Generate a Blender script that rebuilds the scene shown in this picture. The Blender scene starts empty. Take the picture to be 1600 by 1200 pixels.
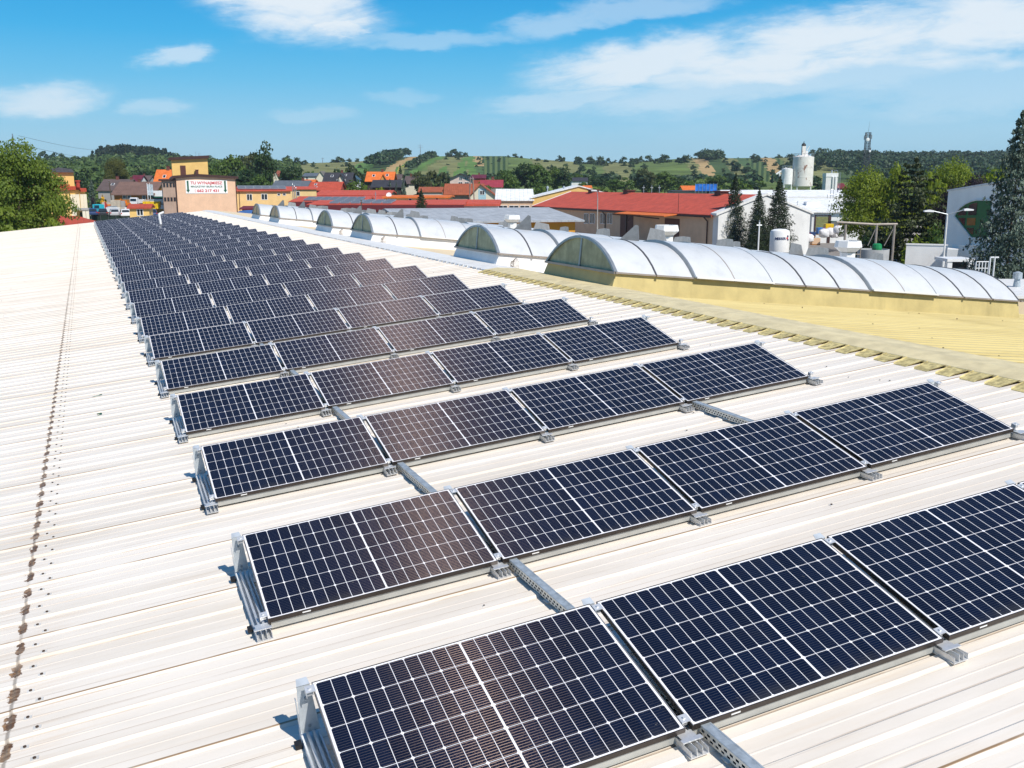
import bpy, bmesh, math, random
import numpy as np
from mathutils import Matrix, Vector
R = math.radians
rnd = random.Random(7)
SC = bpy.context.scene
COL = SC.collection

# ------------------------------------------------------------------ camera
HC = 11.0                      # camera height above the yard
F = 1508.342                   # focal length in pixels of a 1600 px wide frame
TH = R(11.687)                 # camera pitch below the horizon
CT, ST = math.cos(TH), math.sin(TH)
cam_d = bpy.data.cameras.new('camera'); cam = bpy.data.objects.new('camera', cam_d); COL.objects.link(cam)
cam_d.sensor_width = 36.0; cam_d.lens = F / 1600 * 36
cam_d.clip_start = 0.1; cam_d.clip_end = 20000
cam.location = (0, 0, HC); cam.rotation_euler = (math.pi / 2 - TH, 0, 0)
SC.camera = cam

# ------------------------------------------------------------------ light
SUN_EL, SUN_AZ = R(48.5), R(142.0)     # azimuth measured from +Y towards +X
SKY_STRENGTH = 0.10
HAZE = 0.00013
sun_d = bpy.data.lights.new('sun', 'SUN'); sun = bpy.data.objects.new('sun', sun_d); COL.objects.link(sun)
sun_d.energy = 4.6; sun_d.angle = R(0.53); sun_d.color = (1.0, 0.955, 0.89)
sdir = Vector((math.sin(SUN_AZ) * math.cos(SUN_EL), math.cos(SUN_AZ) * math.cos(SUN_EL), math.sin(SUN_EL)))
sun.rotation_euler = sdir.to_track_quat('Z', 'Y').to_euler()
sun.location = (40, -60, 80)
vs = SC.view_settings
vs.view_transform = 'Standard'; vs.look = 'None'; vs.exposure = 0.18; vs.gamma = 1.0; vs.use_curve_mapping = False

def st_of(px, py):
    dx = (px - 800) / F; dy = -(py - 600) / F
    y = CT + dy * ST; z = dy * CT - ST
    return dx / y, z / y

class NT:
    """small helper for node trees"""
    def __init__(s, tree):
        s.t = tree; s.n = tree.nodes; s.l = tree.links
    def node(s, typ, **kw):
        n = s.n.new(typ)
        for k, v in kw.items():
            if k.startswith('i_'):
                key = k[2:]
                n.inputs[int(key) if key.isdigit() else key.replace('_', ' ')].default_value = v
            else: setattr(n, k, v)
        return n
    def put(s, sock, v):
        if hasattr(v, 'is_output'): s.l.new(v, sock)
        else: sock.default_value = v
    def math(s, op, a, b=0.0, c=None, clamp=False):
        n = s.n.new('ShaderNodeMath'); n.operation = op; n.use_clamp = clamp
        s.put(n.inputs[0], a); s.put(n.inputs[1], b)
        if c is not None: s.put(n.inputs[2], c)
        return n.outputs[0]
    def vec(s, op, a, b=(0, 0, 0)):
        n = s.n.new('ShaderNodeVectorMath'); n.operation = op
        s.put(n.inputs[0], a); s.put(n.inputs[1], b)
        return n.outputs['Value'] if op in ('LENGTH', 'DOT_PRODUCT', 'DISTANCE') else n.outputs[0]
    def mix(s, f, a, b):
        n = s.n.new('ShaderNodeMix'); n.data_type = 'RGBA'
        s.put(n.inputs[0], f); s.put(n.inputs[6], a); s.put(n.inputs[7], b)
        return n.outputs[2]
    def smooth(s, x, a, b):
        n = s.n.new('ShaderNodeMapRange'); n.interpolation_type = 'SMOOTHSTEP'
        s.put(n.inputs[0], x); n.inputs[1].default_value = a; n.inputs[2].default_value = b
        n.inputs[3].default_value = 0; n.inputs[4].default_value = 1
        return n.outputs[0]
    def ramp(s, x, stops, interp='LINEAR'):
        n = s.n.new('ShaderNodeValToRGB'); cr = n.color_ramp; cr.interpolation = interp
        while len(cr.elements) < len(stops): cr.elements.new(0.5)
        for e, (p, c) in zip(cr.elements, stops):
            e.position = p; e.color = (c[0], c[1], c[2], 1)
        s.put(n.inputs[0], x)
        return n.outputs[0]
    def noise(s, vec, scale, detail=4, rough=.55, dist=0.0):
        n = s.n.new('ShaderNodeTexNoise'); n.inputs['Scale'].default_value = scale
        n.inputs['Detail'].default_value = detail; n.inputs['Roughness'].default_value = rough
        n.inputs['Distortion'].default_value = dist
        s.put(n.inputs['Vector'], vec)
        return n.outputs[0]
    def xyz(s, v):
        n = s.n.new('ShaderNodeSeparateXYZ'); s.put(n.inputs[0], v); return n.outputs
    def comb(s, x, y, z=0.0):
        n = s.n.new('ShaderNodeCombineXYZ'); s.put(n.inputs[0], x); s.put(n.inputs[1], y); s.put(n.inputs[2], z); return n.outputs[0]

w = bpy.data.worlds.new('World'); SC.world = w; w.use_nodes = True
k = NT(w.node_tree); w.node_tree.nodes.clear()
sky = k.node('ShaderNodeTexSky', sky_type='NISHITA', sun_disc=False, sun_elevation=SUN_EL, sun_rotation=SUN_AZ, air_density=1.0, dust_density=0.6, ozone_density=1.5)
gd = k.node('ShaderNodeTexCoord').outputs['Generated']
X, Y, Z = k.xyz(gd)
Ya = k.math('MAXIMUM', Y, 0.05)
S = k.math('DIVIDE', X, Ya); T = k.math('DIVIDE', Z, Ya)
el = k.math('MULTIPLY', k.math('MAXIMUM', Z, 0.0), 1.0)
blue = k.ramp(k.math('MULTIPLY', el, 2.0), [(0.0, (.36, .60, .76)), (0.075, (.31, .58, .77)), (0.13, (.22, .54, .78)), (0.20, (.105, .47, .77)), (0.28, (.025, .39, .75)), (0.36, (.003, .32, .70)), (0.5, (.004, .22, .56)), (1.0, (.03, .12, .32))])
bl10 = k.vec('SCALE', blue); bl10.node.inputs['Scale'].default_value = 10.0
base = k.mix(0.90, sky.outputs[0], bl10)
wv = k.node('ShaderNodeTexNoise'); wv.inputs['Scale'].default_value = 1.0; wv.inputs['Detail'].default_value = 8; wv.inputs['Roughness'].default_value = .62
k.l.new(k.vec('MULTIPLY', k.comb(S, T), (11, 30, 1)), wv.inputs['Vector'])
WARP = k.vec('ADD', k.comb(S, T), k.vec('MULTIPLY', k.vec('SUBTRACT', wv.outputs['Color'], (.5, .5, .5)), (.11, .040, 0)))
def blob(px, py, rx, ry, ang):
    s0, t0 = st_of(px, py)
    d = k.vec('SUBTRACT', WARP, (s0, t0, 0))
    r = k.node('ShaderNodeVectorRotate', rotation_type='Z_AXIS'); k.l.new(d, r.inputs['Vector']); r.inputs['Angle'].default_value = -R(ang)
    q = k.vec('MULTIPLY', r.outputs[0], (F / rx, F / ry, 0))
    return k.math('SUBTRACT', 1.0, k.vec('LENGTH', q), clamp=True)
m = op = None
for b in [(440, -4, 195, 84, -12, .95), (525, 40, 70, 22, -8, .8), (280, 84, 74, 26, 4, .62), (60, 152, 165, 42, 5, .72), (245, 166, 74, 20, 4, .35), (490, 178, 90, 20, 0, .22),
          (1010, 92, 270, 52, 10, .88), (1290, 66, 420, 74, 9, .92), (1560, 40, 330, 88, 6, .92), (1200, 128, 520, 50, 6, .55), (1500, 130, 420, 70, 2, .42), (860, 38, 130, 30, 12, .42), (900, 152, 230, 26, 8, .48), (680, 62, 200, 18, -2, .35), (640, 150, 90, 14, 0, .2), (1300, 200, 600, 60, 0, .16), (990, 16, 260, 22, 8, .4)]:
    v = blob(*b[:5]); m = v if m is None else k.math('MAXIMUM', m, v)
    o_ = k.math('MULTIPLY', k.smooth(v, .0, .55), b[5]); op = o_ if op is None else k.math('MAXIMUM', op, o_)
rot = k.node('ShaderNodeVectorRotate', rotation_type='Z_AXIS'); k.l.new(k.comb(S, T), rot.inputs['Vector']); rot.inputs['Angle'].default_value = R(-7)
n1 = k.noise(k.vec('MULTIPLY', rot.outputs[0], (8, 36, 1)), 1.0, 11, .68, .9)
n2 = k.noise(k.vec('MULTIPLY', rot.outputs[0], (3.0, 11, 1)), 1.0, 8, .6, .5)
n3 = k.noise(k.vec('MULTIPLY', rot.outputs[0], (26, 70, 1)), 1.0, 8, .65, .8)
nz = k.math('SUBTRACT', k.math('ADD', k.math('ADD', k.math('MULTIPLY', n1, .5), k.math('MULTIPLY', n2, .35)), k.math('MULTIPLY', n3, .15)), .5)
dens = k.math('ADD', m, k.math('MULTIPLY', nz, 1.9))
cl = k.math('MULTIPLY', k.smooth(dens, .02, .75), op)
cl = k.math('MULTIPLY', cl, k.smooth(T, .02, .06))
cloudc = k.ramp(cl, [(0, (6.6, 7.9, 8.8)), (.6, (7.1, 8.0, 8.7)), (1, (7.7, 8.2, 8.6))])
colr = k.mix(k.math('MULTIPLY', cl, .96), base, cloudc)
bg = k.node('ShaderNodeBackground'); bg.inputs[1].default_value = SKY_STRENGTH
k.l.new(colr, bg.inputs[0])
k.l.new(bg.outputs[0], k.node('ShaderNodeOutputWorld').inputs[0])

# ------------------------------------------------------------------ roof frame (u across the rows, v away from the camera, w up) -> world
M3 = Matrix(((0.91977388, -0.38203767, -0.08979547), (0.38038332, 0.92414559, -0.03554513), (0.09656367, -0.00146322, 0.99532573)))
CR = Vector((-0.58975986, -3.94950638, 3.06258781))
MR = Matrix.Translation(Vector((0, 0, HC)) - M3 @ CR) @ M3.to_4x4()
A2 = R(5.54 * 2)
def ridge_u(v): return 8.80 - 0.0125 * v
# frame of the second slope: x down the slope from the ridge, y along the ridge, z normal
MR2 = MR @ Matrix.Translation((8.80, 0, -0.10)) @ Matrix.Rotation(math.atan(0.0125), 4, 'Z') @ Matrix.Rotation(A2, 4, 'Y')

def pt(px, py, d):
    dx = (px - 800) / F; dy = -(py - 600) / F
    s = d / (CT + dy * ST)
    return Vector((dx * s, d, HC + (dy * CT - ST) * s))
def zat(py, d): return pt(800, py, d).z
def xat(px, d, py=300): return pt(px, py, d).x
def lerp(tab, x):
    if x <= tab[0][0]: return tab[0][1]
    for (a, b), (c, d) in zip(tab, tab[1:]):
        if x <= c: return b + (d - b) * (x - a) / (c - a)
    return tab[-1][1]
SKYL = [(-400, 258), (60, 259), (110, 258), (160, 255), (200, 251), (290, 257), (330, 259), (430, 258), (560, 254), (600, 250), (640, 247), (700, 246), (790, 246), (830, 250), (860, 252), (920, 256), (980, 255), (1060, 250), (1100, 248), (1140, 249), (1230, 248), (1280, 248), (1330, 250), (1400, 252), (1500, 252), (1600, 250), (2000, 250)]
GPROF = [(190, 0), (240, 1.2), (300, 3.2), (400, 7), (500, 10.5), (600, 12.6)]
def ground_z(x, d):
    z = lerp(GPROF, d)
    if d > 600:
        px = 800 + F * x / (CT * d)
        zt = HC + (288 - lerp(SKYL, px)) / F * 1000
        q = min(1, (d - 600) / 400)
        z = z + (zt - z) * (q ** .85)
        if d > 1000: z -= (d - 1000) * .004
    return z

# ------------------------------------------------------------------ mesh helpers
class MB:
    def __init__(s): s.v = []; s.f = []; s.m = []
    def add(s, vs, fs, mi=0, T=None):
        o = len(s.v)
        if T is not None: vs = [T @ Vector(p) for p in vs]
        s.v += [tuple(p) for p in vs]; s.f += [tuple(i + o for i in f) for f in fs]; s.m += [mi] * len(fs)
        return s
    def box(s, x0, x1, y0, y1, z0, z1, mi=0, T=None):
        return s.add([(x0, y0, z0), (x1, y0, z0), (x1, y1, z0), (x0, y1, z0), (x0, y0, z1), (x1, y0, z1), (x1, y1, z1), (x0, y1, z1)],
                     [(0, 3, 2, 1), (4, 5, 6, 7), (0, 1, 5, 4), (1, 2, 6, 5), (2, 3, 7, 6), (3, 0, 4, 7)], mi, T)
    def prism(s, pts, a0, a1, axis='y', mi=0, T=None):
        """pts: 2-D outline; axis 'y': (x,z) outline swept along y; 'x': (y,z) along x; 'z': (x,y) along z"""
        n = len(pts)
        mk = {'y': lambda p, a: (p[0], a, p[1]), 'x': lambda p, a: (a, p[0], p[1]), 'z': lambda p, a: (p[0], p[1], a)}[axis]
        vs = [mk(p, a0) for p in pts] + [mk(p, a1) for p in pts]
        fs = [tuple(range(n))[::-1], tuple(range(n, 2 * n))] + [(i, (i + 1) % n, n + (i + 1) % n, n + i) for i in range(n)]
        return s.add(vs, fs, mi, T)
    def tube(s, p, q, r, r2=None, n=8, mi=0, T=None, cap=True):
        p = Vector(p); q = Vector(q); r2 = r if r2 is None else r2
        d = (q - p).normalized(); a = d.orthogonal().normalized(); b = d.cross(a)
        vs = []
        for c, rr in ((p, r), (q, r2)):
            for i in range(n):
                t = 2 * math.pi * i / n; vs.append(c + a * (rr * math.cos(t)) + b * (rr * math.sin(t)))
        fs = [(i, (i + 1) % n, n + (i + 1) % n, n + i) for i in range(n)]
        if cap: fs += [tuple(range(n))[::-1], tuple(range(n, 2 * n))]
        return s.add(vs, fs, mi, T)
    def path(s, pts, r, n=6, mi=0, T=None):
        for a, b in zip(pts, pts[1:]): s.tube(a, b, r, r, n, mi, T)
        return s
    def lathe(s, prof, n=20, mi=0, T=None):
        vs = []; fs = []
        for (r, z) in prof:
            for i in range(n):
                t = 2 * math.pi * i / n; vs.append((r * math.cos(t), r * math.sin(t), z))
        for j in range(len(prof) - 1):
            for i in range(n): fs.append((j * n + i, j * n + (i + 1) % n, (j + 1) * n + (i + 1) % n, (j + 1) * n + i))
        fs += [tuple(range(n))[::-1], tuple(range((len(prof) - 1) * n, len(prof) * n))]
        return s.add(vs, fs, mi, T)
    def mesh(s, name, mats):
        me = bpy.data.meshes.new(name); me.from_pydata(s.v, [], s.f)
        for m_ in mats if isinstance(mats, (list, tuple)) else [mats]: me.materials.append(m_)
        if any(s.m): me.polygons.foreach_set('material_index', s.m)
        me.update(); return me
    def build(s, name, mats, parent=None, M=None, smooth=False, bevel=0):
        o = bpy.data.objects.new(name, s.mesh(name, mats)); COL.objects.link(o)
        if parent is not None: o.parent = parent
        if M is not None: o.matrix_basis = M
        if smooth:
            o.data.polygons.foreach_set('use_smooth', [True] * len(o.data.polygons))
            o.data.set_sharp_from_angle(angle=R(40))
        if bevel:
            b = o.modifiers.new('edge', 'BEVEL'); b.width = bevel; b.segments = 1; b.limit_method = 'ANGLE'
        return o
LAB = set()
def tag(o, label, cat, group=None):
    o['label'] = label; o['category'] = cat
    if group: o['group'] = group
    LAB.add(label); return o
def thing(name, label, cat, M=None, group=None):
    o = bpy.data.objects.new(name, None); COL.objects.link(o); o.empty_display_size = .2
    if M is not None: o.matrix_basis = M
    return tag(o, label, cat, group)
def struct(o, kind='structure'): o['kind'] = kind; return o
def copy_tree(o, parent=None):
    c = o.copy(); COL.objects.link(c)
    if parent is not None: c.parent = parent
    for ch in list(o.children): copy_tree(ch, c)
    return c
def at(x, y, z=0.0, yaw=0.0): return Matrix.Translation((x, y, z)) @ Matrix.Rotation(R(yaw), 4, 'Z')
ORD = ['first', 'second', 'third', 'fourth', 'fifth', 'sixth', 'seventh', 'eighth', 'ninth', 'tenth', 'eleventh', 'twelfth', 'thirteenth', 'fourteenth', 'fifteenth', 'sixteenth', 'seventeenth', 'eighteenth', 'nineteenth', 'twentieth',
       'twenty-first', 'twenty-second', 'twenty-third', 'twenty-fourth', 'twenty-fifth', 'twenty-sixth', 'twenty-seventh', 'twenty-eighth', 'twenty-ninth', 'thirtieth']

# ------------------------------------------------------------------ materials
def mat(name, col, rough=.6, metal=0.0, var=.12, scale=2.5, streak=0.0, bump=0.0, spec=.4):
    m_ = bpy.data.materials.new(name); m_.use_nodes = True; t = NT(m_.node_tree); t.n.clear()
    b = t.node('ShaderNodeBsdfPrincipled'); b.inputs['Roughness'].default_value = rough; b.inputs['Metallic'].default_value = metal
    b.inputs['Specular IOR Level'].default_value = spec
    co = t.node('ShaderNodeTexCoord').outputs['Object']
    c = (*col, 1)
    n = t.noise(co, scale, 6, .6)
    f = t.smooth(n, .3, .7)
    out = t.mix(f, tuple(x * (1 - var) for x in col) + (1,), tuple(min(1, x * (1 + var)) for x in col) + (1,))
    if streak:
        s_ = t.noise(t.vec('MULTIPLY', co, (1.6, 1.6, .22)), 1.4, 5, .65)
        out = t.mix(t.math('MULTIPLY', t.smooth(s_, .48, .75), streak), out, tuple(x * .5 for x in col) + (1,))
    t.l.new(out, b.inputs['Base Color'])
    if bump:
        bn = t.node('ShaderNodeBump'); bn.inputs['Strength'].default_value = bump; bn.inputs['Distance'].default_value = .05
        t.l.new(t.noise(co, scale * 6, 5, .6), bn.inputs['Height']); t.l.new(bn.outputs[0], b.inputs['Normal'])
    t.l.new(b.outputs[0], t.node('ShaderNodeOutputMaterial').inputs[0])
    return m_
def mat_ribbed(name, col, pitch, axis=0, var=.1, rough=.6, depth=.35, spec=.4, vcol=None):
    """sheet metal / tile roofs: fine lines repeat along one object axis, as grooves in the normal"""
    m_ = mat(name, col, rough, 0, var, .8, .15, 0, spec); t = NT(m_.node_tree)
    b = next(n for n in t.n if n.type == 'BSDF_PRINCIPLED'); co = next(n for n in t.n if n.type == 'TEX_COORD').outputs['Object']
    x = t.xyz(co)[axis]
    wv = t.math('PINGPONG', x, pitch / 2)
    bn = t.node('ShaderNodeBump'); bn.inputs['Strength'].default_value = depth; bn.inputs['Distance'].default_value = pitch * .3
    t.l.new(t.smooth(t.math('DIVIDE', wv, pitch / 2), .0, .35), bn.inputs['Height']); t.l.new(bn.outputs[0], b.inputs['Normal'])
    return m_
def mat_leaf(name, col, var=.35, trans=.25, hue=None):
    m_ = bpy.data.materials.new(name); m_.use_nodes = True; t = NT(m_.node_tree); t.n.clear()
    geo = t.node('ShaderNodeNewGeometry'); oi = t.node('ShaderNodeObjectInfo'); co = t.node('ShaderNodeTexCoord').outputs['Object']
    r_ = geo.outputs['Random Per Island']
    a = tuple(x * (1 - var) for x in col) + (1,); h = hue or (col[0] * 1.5, col[1] * 1.25, col[2] * .9)
    c = t.mix(r_, a, (*h, 1))
    c = t.mix(t.math('MULTIPLY', oi.outputs['Random'], .45), c, (col[0] * .6, col[1] * .75, col[2] * .9, 1))
    b = t.node('ShaderNodeBsdfPrincipled'); b.inputs['Roughness'].default_value = .55; b.inputs['Specular IOR Level'].default_value = .3
    t.l.new(c, b.inputs['Base Color'])
    tr = t.node('ShaderNodeBsdfTranslucent'); t.l.new(t.mix(.5, c, (h[0] * 1.4, h[1] * 1.4, h[2] * .8, 1)), tr.inputs[0])
    mx = t.node('ShaderNodeMixShader'); mx.inputs[0].default_value = trans
    t.l.new(b.outputs[0], mx.inputs[1]); t.l.new(tr.outputs[0], mx.inputs[2])
    t.l.new(mx.outputs[0], t.node('ShaderNodeOutputMaterial').inputs[0])
    return m_
# ------------------------------------------------------------------ the factory hall we stand on
RIB = 0.3557
def roof_material(name, base, skew, seam_on, rust=.5, stain=(.30, .19, .10), warm=(.86, .74, .60), lsh=0.0):
    m_ = bpy.data.materials.new(name); m_.use_nodes = True; t = NT(m_.node_tree); t.n.clear()
    b = t.node('ShaderNodeBsdfPrincipled'); b.inputs['Roughness'].default_value = .42; b.inputs['Specular IOR Level'].default_value = .35
    co = t.node('ShaderNodeTexCoord').outputs['Object']
    u, v, wz = t.xyz(co)
    # broad dirt
    n0 = t.noise(t.vec('MULTIPLY', co, (.25, 1.2, 1)), 1.0, 6, .65)
    c = t.mix(t.smooth(n0, .35, .75), (*base, 1), tuple(x * y for x, y in zip(base, (.83, .81, .775))) + (1,))
    # thin run-off lines along the ribs (they run in u), broken up along their length
    ph = t.math('FRACT', t.math('DIVIDE', v, RIB))
    idx = t.math('FLOOR', t.math('DIVIDE', v, RIB))
    wn = t.node('ShaderNodeTexWhiteNoise', noise_dimensions='1D'); t.l.new(idx, wn.inputs['W']); rv = wn.outputs[0]
    br = t.noise(t.comb(t.math('MULTIPLY', u, .7), t.math('MULTIPLY', idx, 3.7), 0), 1.0, 5, .6)
    third = t.math('LESS_THAN', t.math('MODULO', t.math('ADD', idx, 300.0), 3.0), .5)
    for (p0, w0, k0, lo) in ((.775, .034, 1.0, .30), (.075, .030, .75, .36), (.69, .022, .5, .44), (.36, .016, .3, .48), (.97, .018, .4, .46)):
        d = t.math('ABSOLUTE', t.math('SUBTRACT', ph, t.math('ADD', p0, t.math('MULTIPLY', t.math('SUBTRACT', br, .5), .03))))
        ln = t.math('SUBTRACT', 1.0, t.smooth(d, w0 * .4, w0))
        sel = t.math('MULTIPLY', t.smooth(br, lo + lsh, lo + lsh + .16), t.math('ADD', .35, t.math('MULTIPLY', rv, .65)))
        if p0 == .775: sel = t.math('MULTIPLY', t.math('ADD', t.math('MULTIPLY', third, .85), .1), t.smooth(br, .28, .5))
        c = t.mix(t.math('MULTIPLY', t.math('MULTIPLY', ln, sel), k0 * rust), c, (*stain, 1))
    # faint streaks and dust patches
    n2 = t.noise(t.vec('MULTIPLY', co, (.9, 14, 1)), 1.0, 5, .6)
    c = t.mix(t.math('MULTIPLY', t.smooth(n2, .5, .8), .4), c, tuple(x * y for x, y in zip(base, warm)) + (1,))
    n3 = t.noise(co, 5.0, 8, .75)
    c = t.mix(t.math('MULTIPLY', t.smooth(n3, .66, .76), .4), c, tuple(x * .55 for x in base) + (1,))
    if seam_on:
        sd = t.math('SUBTRACT', u, t.math('ADD', -1.66, t.math('MULTIPLY', v, -.0185)))
        # sheet lap: rusty tongues where each pan ends
        nn = t.noise(t.vec('MULTIPLY', co, (17, 13, 1)), 1.0, 6, .7, .8)
        wid = t.math('MULTIPLY', t.math('SUBTRACT', 1.0, t.smooth(t.math('ABSOLUTE', t.math('ADD', sd, t.math('MULTIPLY', t.math('SUBTRACT', nn, .5), .10))), .008, .060)), 1.0)
        pan = t.math('MULTIPLY', t.smooth(ph, .08, .20), t.math('SUBTRACT', 1.0, t.smooth(ph, .60, .78)))
        mk = t.smooth(t.math('ADD', t.math('MULTIPLY', wid, pan), t.math('MULTIPLY', t.math('SUBTRACT', nn, .5), .9)), .52, .74)
        mk = t.math('MULTIPLY', mk, t.smooth(wid, 0, .2))
        c = t.mix(mk, c, t.mix(t.smooth(nn, .45, .66), (.11, .052, .020, 1), (.33, .19, .09, 1)))
        hair = t.math('MULTIPLY', t.math('SUBTRACT', 1.0, t.smooth(t.math('ABSOLUTE', sd), .006, .018)), t.smooth(br, .3, .5))
        c = t.mix(t.math('MULTIPLY', hair, .6), c, (.12, .09, .06, 1))
        halo = t.math('MULTIPLY', t.math('SUBTRACT', 1.0, t.smooth(t.math('ABSOLUTE', sd), .05, .55)), t.smooth(n2, .45, .7))
        c = t.mix(t.math('MULTIPLY', halo, .35), c, (.62, .48, .34, 1))
    t.l.new(c, b.inputs['Base Color'])
    bn = t.node('ShaderNodeBump'); bn.inputs['Strength'].default_value = .12; bn.inputs['Distance'].default_value = .02
    t.l.new(t.noise(t.vec('MULTIPLY', co, (.6, 3, 1)), 1.3, 4, .5), bn.inputs['Height']); t.l.new(bn.outputs[0], b.inputs['Normal'])
    t.l.new(b.outputs[0], t.node('ShaderNodeOutputMaterial').inputs[0])
    return m_
M_ROOF = roof_material('white_painted_sheet', (.83, .755, .655), .02, True, 1.1)
M_YEL = roof_material('yellow_painted_sheet', (.58, .475, .21), .0, False, 1.5, (.20, .145, .04), (.88, .80, .62), -.13)
M_ROOFW = roof_material('white_sheet_far_slope', (.82, .80, .77), .0, False, .5)
M_CAPY = mat('beige_ridge_paint', (.65, .55, .32), .6, 0, .14, 3, .25)
M_CLOS = mat('yellow_closure_paint', (.52, .43, .19), .6, 0, .4, 14, .75)
M_CAPW = mat('white_ridge_paint', (.74, .73, .70), .5, 0, .08, 3, .2)
M_SCREW = mat('rusty_screw', (.07, .045, .03), .7)
M_WASH = mat('pale_washer', (.62, .60, .56), .5)
M_GALV = mat('galvanised_steel', (.40, .45, .48), .5, .35, .2, 18, 0, 0, .4)
M_ALU = mat('mill_aluminium', (.74, .74, .73), .42, .55, .1, 14)
M_PLATE = mat('zinc_plate', (.60, .64, .66), .45, .5, .12, 10)
M_BLACK = mat('black_rubber', (.012, .012, .013), .6)
M_PALEWALL = mat('cream_render', (.72, .58, .38), .85, 0, .08, .6, .15)

hall = thing('factory_hall', 'long factory hall with white ribbed metal roof carrying the solar panels', 'factory hall', MR)
PAN, RTOP = -.114, -.098
PROF = [(.025, PAN), (.12, PAN), (.126, PAN + .002), (.134, PAN + .002), (.14, PAN), (.245, PAN), (.270, RTOP), (.3557, RTOP)]      # one pitch, in v
def ribbed_sheet(vs0, vs1, uA, uB, z0=0.0, ulist=()):
    """ribs run along u between uA(v) and uB(v)"""
    vv = []
    i0, i1 = math.floor(vs0 / RIB), math.ceil(vs1 / RIB)
    for i in range(i0, i1):
        for (dv, z) in PROF: vv.append((i * RIB + dv * RIB / .3557 if False else i * RIB + dv, z + z0))
    return vv
def sheet_mesh(mb, vv, cols, mi=0, T=None):
    o = len(cols); vs = []; fs = []
    for (v, z) in vv:
        for c in cols: vs.append((c(v), v, z))
    for j in range(len(vv) - 1):
        for i in range(o - 1): fs.append((j * o + i, j * o + i + 1, (j + 1) * o + i + 1, (j + 1) * o + i))
    mb.add(vs, fs, mi, T)
def seam_u(v): return -1.66 - .0185 * v
vv = ribbed_sheet(-9, 94, 0, 0)
mb = MB()
sheet_mesh(mb, vv, [lambda v: -17.0, lambda v: -8.0, lambda v: seam_u(v) + .09])
sheet_mesh(mb, [(v, z + .006) for v, z in vv], [lambda v: seam_u(v), lambda v: 2.0, lambda v: ridge_u(v) + .10])
# lap edge of the upper sheet
for (v0, z0), (v1, z1) in zip(vv, vv[1:]):
    mb.add([(seam_u(v0), v0, z0 - .002), (seam_u(v1), v1, z1 - .002), (seam_u(v1), v1, z1 + .006), (seam_u(v0), v0, z0 + .006)], [(0, 1, 2, 3)])
# fasteners: a staggered double line beside the lap and sparse ones over the sheet
def screw(u, v, z, s=1.0):
    mb.box(u - .024 * s, u + .024 * s, v - .02 * s, v + .02 * s, z, z + .003, 2)
    mb.prism([(.010 * s * math.cos(a * 1.047), .010 * s * math.sin(a * 1.047)) for a in range(6)], z + .003, z + .011, 'z', 1, Matrix.Translation((u, v, 0)))
for i in range(-8, 240):
    v = i * RIB
    screw(-1.50 - .0185 * v, v + .31, RTOP + .006); screw(-1.40 - .0185 * v - .16, v + .14, PAN + .006)
for i in range(-8, 110):
    for u in (-6.3, -4.1, .9, 2.9, 5.1, 7.3):
        if rnd.random() < .42:
            z = (RTOP if rnd.random() < .5 else PAN) ; dv = .31 if z == RTOP else rnd.choice((.1, .18))
            screw(u + rnd.uniform(-.5, .5), i * RIB + dv, z + .006, rnd.uniform(.5, .9))
mb.build('roof_sheet', [M_ROOF, M_SCREW, M_WASH], hall)
# ridge: cap plus a closure tongue in every pan
VY = 20.6                                    # the yellow paint stops here
for (nm, va, vb, m_cap, m_clo) in (('painted_ridge_cap', -9, VY, M_CAPY, M_CLOS), ('white_ridge_cap', VY, 94, M_CAPW, M_CAPW)):
    mb = MB(); T = MR.inverted() @ MR2
    rows = np.linspace(va, vb, 24 if va < 0 else 40)
    nsec = []
    for v in rows:
        ru = ridge_u(v)
        nsec.append([(ru - .02, v, -.075), (ru - .005, v, -.058), (ru + .30, v, -.047), (ru + .34, v, -.049), (ru + .95, v, -.150), (ru + .96, v, -.20)])
    for a, b in zip(nsec, nsec[1:]):
        for i in range(5): mb.add([a[i], a[i + 1], b[i + 1], b[i]], [(0, 1, 2, 3)])
    i = math.floor(va / RIB)
    while i * RIB < vb:
        v0 = i * RIB
        if v0 >= va:
            ru = ridge_u(v0); L = .27 if va < 0 else .05; j = rnd.uniform(-.02, .02)
            a0, a1 = v0 - .006, v0 + .286
            # sloping tongue with turned-up fins against the ribs
            mb.add([(ru + .0, a0, -.062), (ru + .0, a1, -.062), (ru - L - j, a1 - .03, PAN + .012), (ru - L - j, a0 + .035, PAN + .012)], [(0, 1, 2, 3)], 1)
            mb.add([(ru, a0, -.060), (ru - L - j, a0 + .035, PAN + .012), (ru - L * .9 - j, a0 + .012, RTOP + .020), (ru - .02, a0 - .01, -.05)], [(0, 1, 2, 3)], 1)
            mb.add([(ru, a1, -.060), (ru - L - j, a1 - .03, PAN + .012), (ru - L * .9 - j, a1 - .012, RTOP + .012), (ru - .02, a1, -.05)], [(0, 1, 2, 3)], 1)
            mb.add([(ru - L - j, a0 + .035, PAN + .012), (ru - L - j, a1 - .03, PAN + .012), (ru - L - j, a1 - .03, PAN - .0), (ru - L - j, a0 + .035, PAN)], [(0, 1, 2, 3)], 1)
        i += 1
    mb.build(nm, [m_cap, m_clo], hall)
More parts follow.
